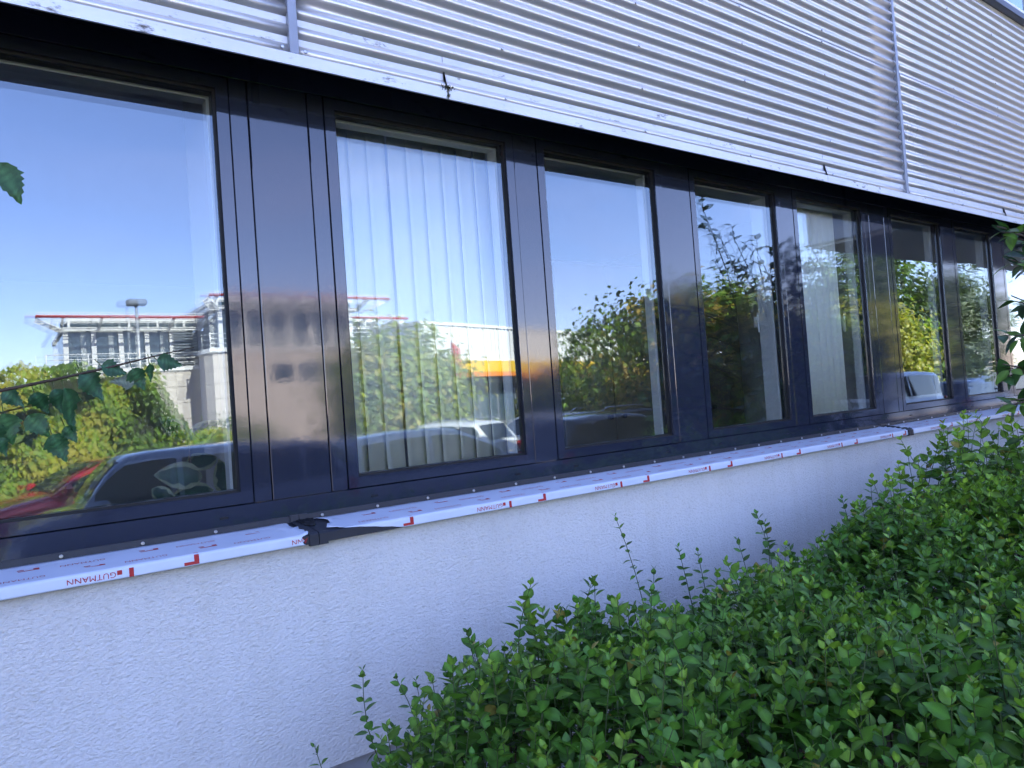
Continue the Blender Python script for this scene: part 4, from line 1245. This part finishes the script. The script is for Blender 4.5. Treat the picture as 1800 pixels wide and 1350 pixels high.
# ------------------------------------------------------------------ steel and stone pavilion
M['stone'] = pm('pale_stone', (.56, .50, .44), .8, var=.10, vscale=1.5, bump=.004, bscale=30)
M['white_steel'] = pm('white_steel', (.74, .72, .69), .4)
M['red_steel'] = pm('red_steel', (.36, .03, .035), .4)
M['far_glass'] = pm('far_glass', (.05, .075, .10), .06, ior=1.8)
M['louvre'] = pm('grey_louvre', (.22, .24, .27), .5, metal=.4)
PV = thing('steel_pavilion', 'pale stone building topped by white steel and glass with red-edged roof', 'building', (3, -46, ZG))
YP = -46.0
def pavbox(name, a, b, y0, y1, z0, z1, mat, parent=PV):
    mb = MB(); mb.box(a, b, y0, y1, z0, z1); return build(name, mb, mat, parent)
def panels_(a, b, z0, z1, y, nx, nz, parent):
    wx = (b-a)/nx; wz = (z1-z0)/nz; me = None
    for i in range(nx):
        for k in range(nz):
            if me is None:
                m_ = MB(); m_.bbox(0, wx-.02, -.05, 0, 0, wz-.02, .012); me = m_.mesh('stone_panel'); me.materials.append(M['stone'])
            o = link('stone_panel', me, None, parent); o.location = (a+i*wx-org(parent).x, y+.05-org(parent).y, z0+k*wz-org(parent).z)
pavbox('wall', 2.45, 24.2, YP-12, YP, ZG, 5.35, M['stone'])
panels_(2.45, 11.0, 1.25, 5.35, YP, 9, 4, PV)
pavbox('parapet', 2.2, 24.4, YP-12, YP+.18, 5.36, 5.62, M['white_steel'])
# projecting stone tower
pavbox('tower', 10.6, 20.8, YP+.001, YP+3.4, ZG, 6.15, M['stone'])
panels_(10.6, 20.8, ZG+.1, 6.10, YP+3.4, 9, 7, PV)
pavbox('tower_coping', 10.4, 21.0, YP+.10, YP+3.62, 6.16, 6.42, M['white_steel'])
pavbox('upper_glazing', 3.3, 24.0, YP-11, YP-1.2, 5.63, 8.0, M['far_glass'])
pavbox('tower_glazing', 11.2, 20.2, YP-1.19, YP+2.2, 6.43, 8.9, M['far_glass'])
for x in np.arange(14.1, 20, 1.75):
    for z0 in (4.30,):
        w = pavbox('window', x, x+1.25, YP+3.455, YP+3.47, z0, z0+1.05, M['far_glass'])
        mb = MB(); mb.ring(x-.06, x+1.31, z0-.06, z0+1.11, .08, YP+3.48, YP+3.46); build('frame', mb, M['louvre'], w)
for x in (12.0, 13.25):
    mb = MB(); mb.bbox(x-.13, x+.13, YP+3.47, YP+3.75, 5.05, 5.55, .04); l_ = build('wall_lantern', mb, M['white_steel'], PV)
    mb = MB(); mb.bbox(x-.10, x+.10, YP+3.50, YP+3.72, 5.551, 5.75, .04); build('cap', mb, M['red_steel'], l_)
def bays(a, b, n, y, z0, z1):
    for x in np.linspace(a, b, n):
        mb = MB(); mb.box(x-.13, x+.13, y+.02, y+.22, z0, z1); build('mullion', mb, M['white_steel'], PV)
        for z in np.linspace(z0+.3, z1-.3, 4):
            pass
bays(3.4, 10.6, 6, YP-1.2, 5.63, 8.0); bays(11.4, 20.0, 7, YP+2.2, 6.43, 8.9); bays(21.0, 23.9, 3, YP-1.2, 5.63, 8.0)
for z in np.arange(5.8, 7.9, .18):
    pavbox('louvre', 9.2, 11.1, YP-1.0, YP-.9, z, z+.06, M['louvre'])
def railing(a, b, y, z):
    rl = MB()
    for h_ in (.25, .55, .85): rl.tube([(a, y, z+h_), (b, y, z+h_)], .035, 6)
    r = build('railing', rl, M['white_steel'], PV)
    for x in np.linspace(a, b, max(3, int((b-a)/1.5))):
        mb = MB(); mb.tube([(x, y, z), (x, y, z+.9)], .04, 6); build('post', mb, M['white_steel'], r)
railing(2.35, 10.6, YP+.05, 5.62); railing(10.5, 20.9, YP+3.5, 6.42); railing(21, 24.3, YP+.05, 5.62)
def eave(a, b, y, z, proj, left, right_):
    pavbox('roof_slab', a, b, y-9, y+.2, z, z+.22, M['white_steel'])
    pavbox('roof_edge', a+.3, b-.3, y-8, y-.2, z+.62, z+.82, M['white_steel'])
    pavbox('clerestory', a+.4, b-.4, y-7.9, y-.3, z+.221, z+.619, M['far_glass'])
    for x in np.arange(a+.4, b-.2, 1.6):
        mb = MB(); mb.box(x-.06, x+.06, y-.29, y-.12, z+.22, z+.62); build('upstand', mb, M['white_steel'], PV)
    xe0, xe1 = a-left, b+right_
    mb = MB(); mb.tube([(xe0, y+proj, z+.62), (xe1, y+proj, z+.62)], .085, 8); build('eave_pipe', mb, M['red_steel'], PV)
    for x in np.arange(a, b+.1, (b-a)/max(3, int((b-a)/1.6))):
        mb = MB()
        pr = [(y, z+.02), (y+proj, z+.52), (y+proj, z+.66), (y+proj*.4, z+.52), (y, z+.40)]
        mb.extr(pr, x-.05, x+.05); mb.fix = True; bk = build('bracket', mb, M['white_steel'], PV)
        mb = MB(); mb.tube([(x-.056, y+proj*.30, z+.30), (x+.056, y+proj*.30, z+.30)], .085, 10); build('hole', mb, M['trim_black'], bk)
    for k in range(6):
        yy = y+proj*(.12+.16*k)
        mb = MB(); mb.bbox(xe0+.05, xe1-.05, yy-.03, yy+.03, z+.16+.075*k+.30, z+.20+.075*k+.30, .008); build('sun_blade', mb, M['white_steel'], PV)
    # raking end trusses
    for xe, s in ((a, -left), (b, right_)):
        if abs(s) < .1: continue
        for k in range(5):
            yy = y+proj*(.1+.2*k)
            mb = MB(); mb.tube([(xe, yy, z-.15), (xe+s, yy, z+.55)], .05, 6); build('end_strut', mb, M['white_steel'], PV)
eave(3.2, 11.0, YP-1.0, 8.0, 2.0, 1.3, 0); eave(10.9, 20.6, YP+2.4, 8.9, 1.9, 0.5, 1.6); eave(20.7, 24.2, YP-1.0, 8.0, 2.0, 0, 1.0)

PV.location.z -= 0.5

# ------------------------------------------------------------------ white store with the yellow band
ST = thing('white_store', 'white ribbed store building with yellow and orange band', 'building', (24, -41, ZG))
ang = math.atan2(-6.5, 19.0)
ex = Vector((cos(ang), sin(ang), 0)); ey = Vector((-sin(ang), cos(ang), 0))
S0 = Vector((24.0, -41.0, 0))
def SB(u0, u1, v0, v1, z0, z1):
    mb = MB(); mb.box(u0, u1, v0, v1, z0, z1)
    mb.v = [tuple(S0+ex*a+ey*b_+Vector((0, 0, c_))) for a, b_, c_ in mb.v]; return mb
M['store_white'] = pm('store_white', (.76, .75, .71), .5, var=.03)
M['yellow'] = pm('yellow_band', (.80, .48, .015), .45)
M['orange'] = pm('orange_band', (.75, .22, .015), .45)
build('wall', SB(0, 42, -25, 0, 4.5, 7.2), M['store_white'], ST)
build('roof_edge', SB(-.15, 42.2, -25, .15, 7.201, 7.42), M['store_white'], ST)
me = None
for k in range(84):
    u = k*.5+.1
    build('wall_rib', SB(u, u+.22, .001, .07, 4.62, 7.19), M['store_white'], ST)
build('yellow_band', SB(-.2, 42.2, -2, .32, 3.75, 4.6), M['yellow'], ST)
build('orange_band', SB(-.2, 42.2, -2, .325, 3.40, 3.745), M['orange'], ST)
build('ground_floor', SB(.3, 42, -24, -1.6, ZG, 3.39), M['louvre'], ST)
for k in range(16):
    u = .8+k*2.5
    w = build('shop_window', SB(u, u+2.2, -1.595, -1.55, ZG+.3, 2.9), M['far_glass'], ST)
    build('frame', SB(u+1.05, u+1.15, -1.549, -1.50, ZG+.3, 2.9), M['louvre'], w)
tm = text_mesh('xen', 1.5, 1.1)
for dz, mat, k in ((.0, pm('sign_blue', (.03, .06, .30), .4), 1.14), (.012, M['store_white'], 1.0)):
    o = place(tm.copy() if k == 1 else tm, 'sign_letters', mat, ST, S0+ex*15.4+ey*(.36+dz*3)+Vector((0, 0, 3.95))-org(ST), -ex, (0, 0, 1))
    o.scale = (k, k*(1.04 if k > 1 else 1), 1)
# red flags on poles
for k, (fx, fy) in enumerate(((17.9, -27.0),)):
    f = thing('flag_pole', 'slim pole with a narrow red flag beside the round maple', 'flag', (fx, fy, ZG))
    mb = MB(); mb.tube([(fx, fy, ZG), (fx, fy, 4.6)], .035, 8); build('pole', mb, M['rim'], f)
    P = [[(fx+.04+.42*(j/8), fy+.05*sin(j*.9+i*.5), 4.5-1.9*(i/10)-.30*(j/8)) for j in range(9)] for i in range(11)]
    mb = MB(); mb.grid(P); o = build('cloth', mb, pm('flag_red', (.5, .06, .06), .7), f)
    md = o.modifiers.new('thickness', 'SOLIDIFY'); md.thickness = .004

# entrance canopy further along the office
CP = thing('entrance_canopy', 'broad grey entrance canopy further along the office front', 'canopy', (20, -3, ZG))
mb = MB(); mb.bbox(14.6, 27, -6.2, -.30, 4.45, 5.9, .03); build('canopy_box', mb, pm('canopy_grey', (.45, .45, .46), .6, var=.06), CP)
mb = MB(); mb.box(14.7, 26.9, -6.1, -.31, 4.40, 4.449); build('soffit_board', mb, pm('canopy_soffit', (.74, .70, .64), .7, var=.05), CP)
for x in (25.9,):
    for y in (-5.6,):
        mb = MB(); mb.tube([(x, y, ZG), (x, y, 4.40)], .14, 14); build('column', mb, M['strip'], CP)

# ================================================================== THINGS INSIDE THE ROOMS
M['blind'] = leaf_mat('blind_fabric', rough=.8, transl=.25, attr=False, col=(.84, .82, .73))
VB = thing('vertical_blind', 'cream vertical blind hanging behind the second window', 'blind', (1.47, .18, 1.25))
mb = MB(); mb.bbox(1.04, 2.02, .170, .215, 2.772, 2.80, .004); build('head_rail', mb, M['white_paint'], VB)
for k, (x, deg) in enumerate(((1.08, 9), (1.165, 16), (1.250, 7), (1.330, 11), (1.428, 6), (1.513, 12), (1.600, 4), (1.685, 14), (1.770, 7), (1.855, 17), (1.940, 8))):
    a = rad(deg); hw_ = .0465
    P = []
    for z in (1.262, 2.77):
        P.append([(x+cos(a)*t*hw_, .195+sin(a)*t*hw_+.006*(1-t*t), z) for t in (-1, -.5, 0, .5, 1)])
    mb = MB(); mb.grid(P); o = build('slat', mb, M['blind'], VB)
    md = o.modifiers.new('thickness', 'SOLIDIFY'); md.thickness = .0012
CU = thing('curtain', 'white curtain drawn behind the fifth window', 'curtain', (4.5, .25, 1.25))
P = []
for z in (1.25, 1.9, 2.78):
    P.append([(4.10+.66*j/60, .150+.010*sin(j*.9)+.005*sin(j*2.3), z) for j in range(61)])
mb = MB(); mb.grid(P); o = build('cloth', mb, leaf_mat('curtain_cloth', rough=.85, transl=.3, attr=False, col=(.88, .88, .87)), CU)
md = o.modifiers.new('thickness', 'SOLIDIFY'); md.thickness = .001
mb = MB(); mb.tube([(4.0, .15, 2.80), (4.9, .15, 2.80)], .010, 8); build('rail', mb, M['steel'], CU)

def cupboard(a, b, y, label):
    c = thing('cupboard', label, 'cupboard', ((a+b)/2, y+.25, .48), 'cupboards in the office')
    mw = pm('cupboard_veneer', (.11, .095, .065), .45, var=.15, vscale=3, stretch=(1, 1, .15))
    mb = MB(); mb.bbox(a, b, y+.02, y+.5, .481, 2.5, .004); build('carcass', mb, mw, c)
    m_ = (a+b)/2
    for (p, q) in ((a+.01, m_-.004), (m_+.004, b-.01)):
        mb = MB(); mb.bbox(p, q, y, y+.019, .53, 2.48, .003); d = build('door', mb, mw, c)
        kx = q-.06 if p < m_-.01 and q <= m_ else p+.06
        mb = MB(); mb.tube([(kx, y, 1.42), (kx, y-.03, 1.42)], .016, 10); build('knob', mb, M['trim_black'], d)
cupboard(3.00, 3.95, 1.1, 'dark veneer cupboard behind the third window')
cupboard(3.98, 4.93, 1.1, 'dark veneer cupboard behind the fourth window')
# rubber plant in the big window
FP = thing('rubber_plant', 'rubber plant with cream-edged leaves inside the big window', 'plant', (.53, .24, 1.216))
FX = .11
mb = MB(); mb.tube([(.53, .24, 1.216), (.53, .24, 1.225), (.53, .24, 1.275), (.53, .24, 1.285)], [.045, .047, .055, .054], 18); build('pot', mb, M['trim_black'], FP)
mb = MB(); mb.tube([(.53, .24, 1.27), (.545, .235, 1.40), (.54, .23, 1.54)], [.007, .006, .003], 7); mb.tube([(.54, .24, 1.30), (.645, .21, 1.33)], [.004, .003], 6); mb.tube([(.54, .24, 1.31), (.42, .22, 1.37)], [.004, .003], 6); build('stem', mb, M['bark'], FP)
def ficus(p, d, nrm, L):
    V = []; C_ = []; F = []; idx = []
    n = 9
    for i in range(n):
        t = i/(n-1); hw2 = .31*(sin(pi*t**.8))**.8 if 0 < i < n-1 else 0
        z = -.10*t*t
        k = len(V)
        if hw2 == 0: V.append((t, 0, z)); C_.append((.24, .25, .15)); idx.append((k,))
        else:
            for q, c in ((1, (.25, .26, .16)), (.72+.12*sin(i*2.7), (.22, .24, .14)), (.62+.12*sin(i*2.7), (.02, .05, .03)), (0, (.03, .07, .035)), (-.58-.12*sin(i*3.1), (.02, .05, .03)), (-.70-.12*sin(i*3.1), (.22, .24, .14)), (-1, (.25, .26, .16))):
                V.append((t, hw2*q, z+.12*abs(hw2*q))); C_.append(c)
            idx.append(tuple(range(k, k+7)))
    for a, b in zip(idx[:-1], idx[1:]):
        if len(a) == 1: F += [(a[0], b[j+1], b[j]) for j in range(6)]
        elif len(b) == 1: F += [(a[j], a[j+1], b[0]) for j in range(6)]
        else: F += [(a[j], a[j+1], b[j+1], b[j]) for j in range(6)]
    Rm = frames(np.array([d]), np.array([nrm]))[0]*L
    VV = np.array(V)@Rm.T+np.array(p)+np.array((FX, 0, -.12))-np.array(org(FP))
    link('leaf', mesh_np('leaf', VV, [f for f in F if len(f) == 3], [f for f in F if len(f) == 4], np.array(C_)), M['laurel_leaf'], FP)
ficus((.47, .225, 1.52), (-1, -.1, .18), (.1, -1, .25), .16); ficus((.545, .20, 1.44), (-.15, -.1, 1), (.2, -1, .1), .14); ficus((.50, .21, 1.47), (-1, -.05, -.05), (0, -.8, .7), .15)
ficus((.30, .21, 1.50), (.7, -.1, -.6), (.4, -1, .3), .11); ficus((.43, .23, 1.64), (.6, -.2, .5), (-.2, -1, .5), .13); ficus((.43, .23, 1.66), (-.6, 0, .6), (.3, -1, .3), .12); ficus((.42, .23, 1.56), (.8, .3, .2), (0, -1, .7), .13)
# low shelf and chair behind the far windows
SH = thing('shelf_unit', 'pale shelf unit standing behind the seventh window', 'shelf', (8.6, .75, .48))
for z in (.485, .95, 1.40, 1.80):
    mb = MB(); mb.bbox(8.32, 8.92, .60, .95, z, z+.022, .002); build('shelf_board', mb, M['inner_frame'], SH)
for x in (8.30, 8.922):
    mb = MB(); mb.bbox(x, x+.018, .60, .95, .485, 1.83, .002); build('side_panel', mb, M['inner_frame'], SH)
mb = MB(); mb.box(8.319, 8.921, .94, .949, .51, 1.79); build('back_panel', mb, M['room_dark'], SH)
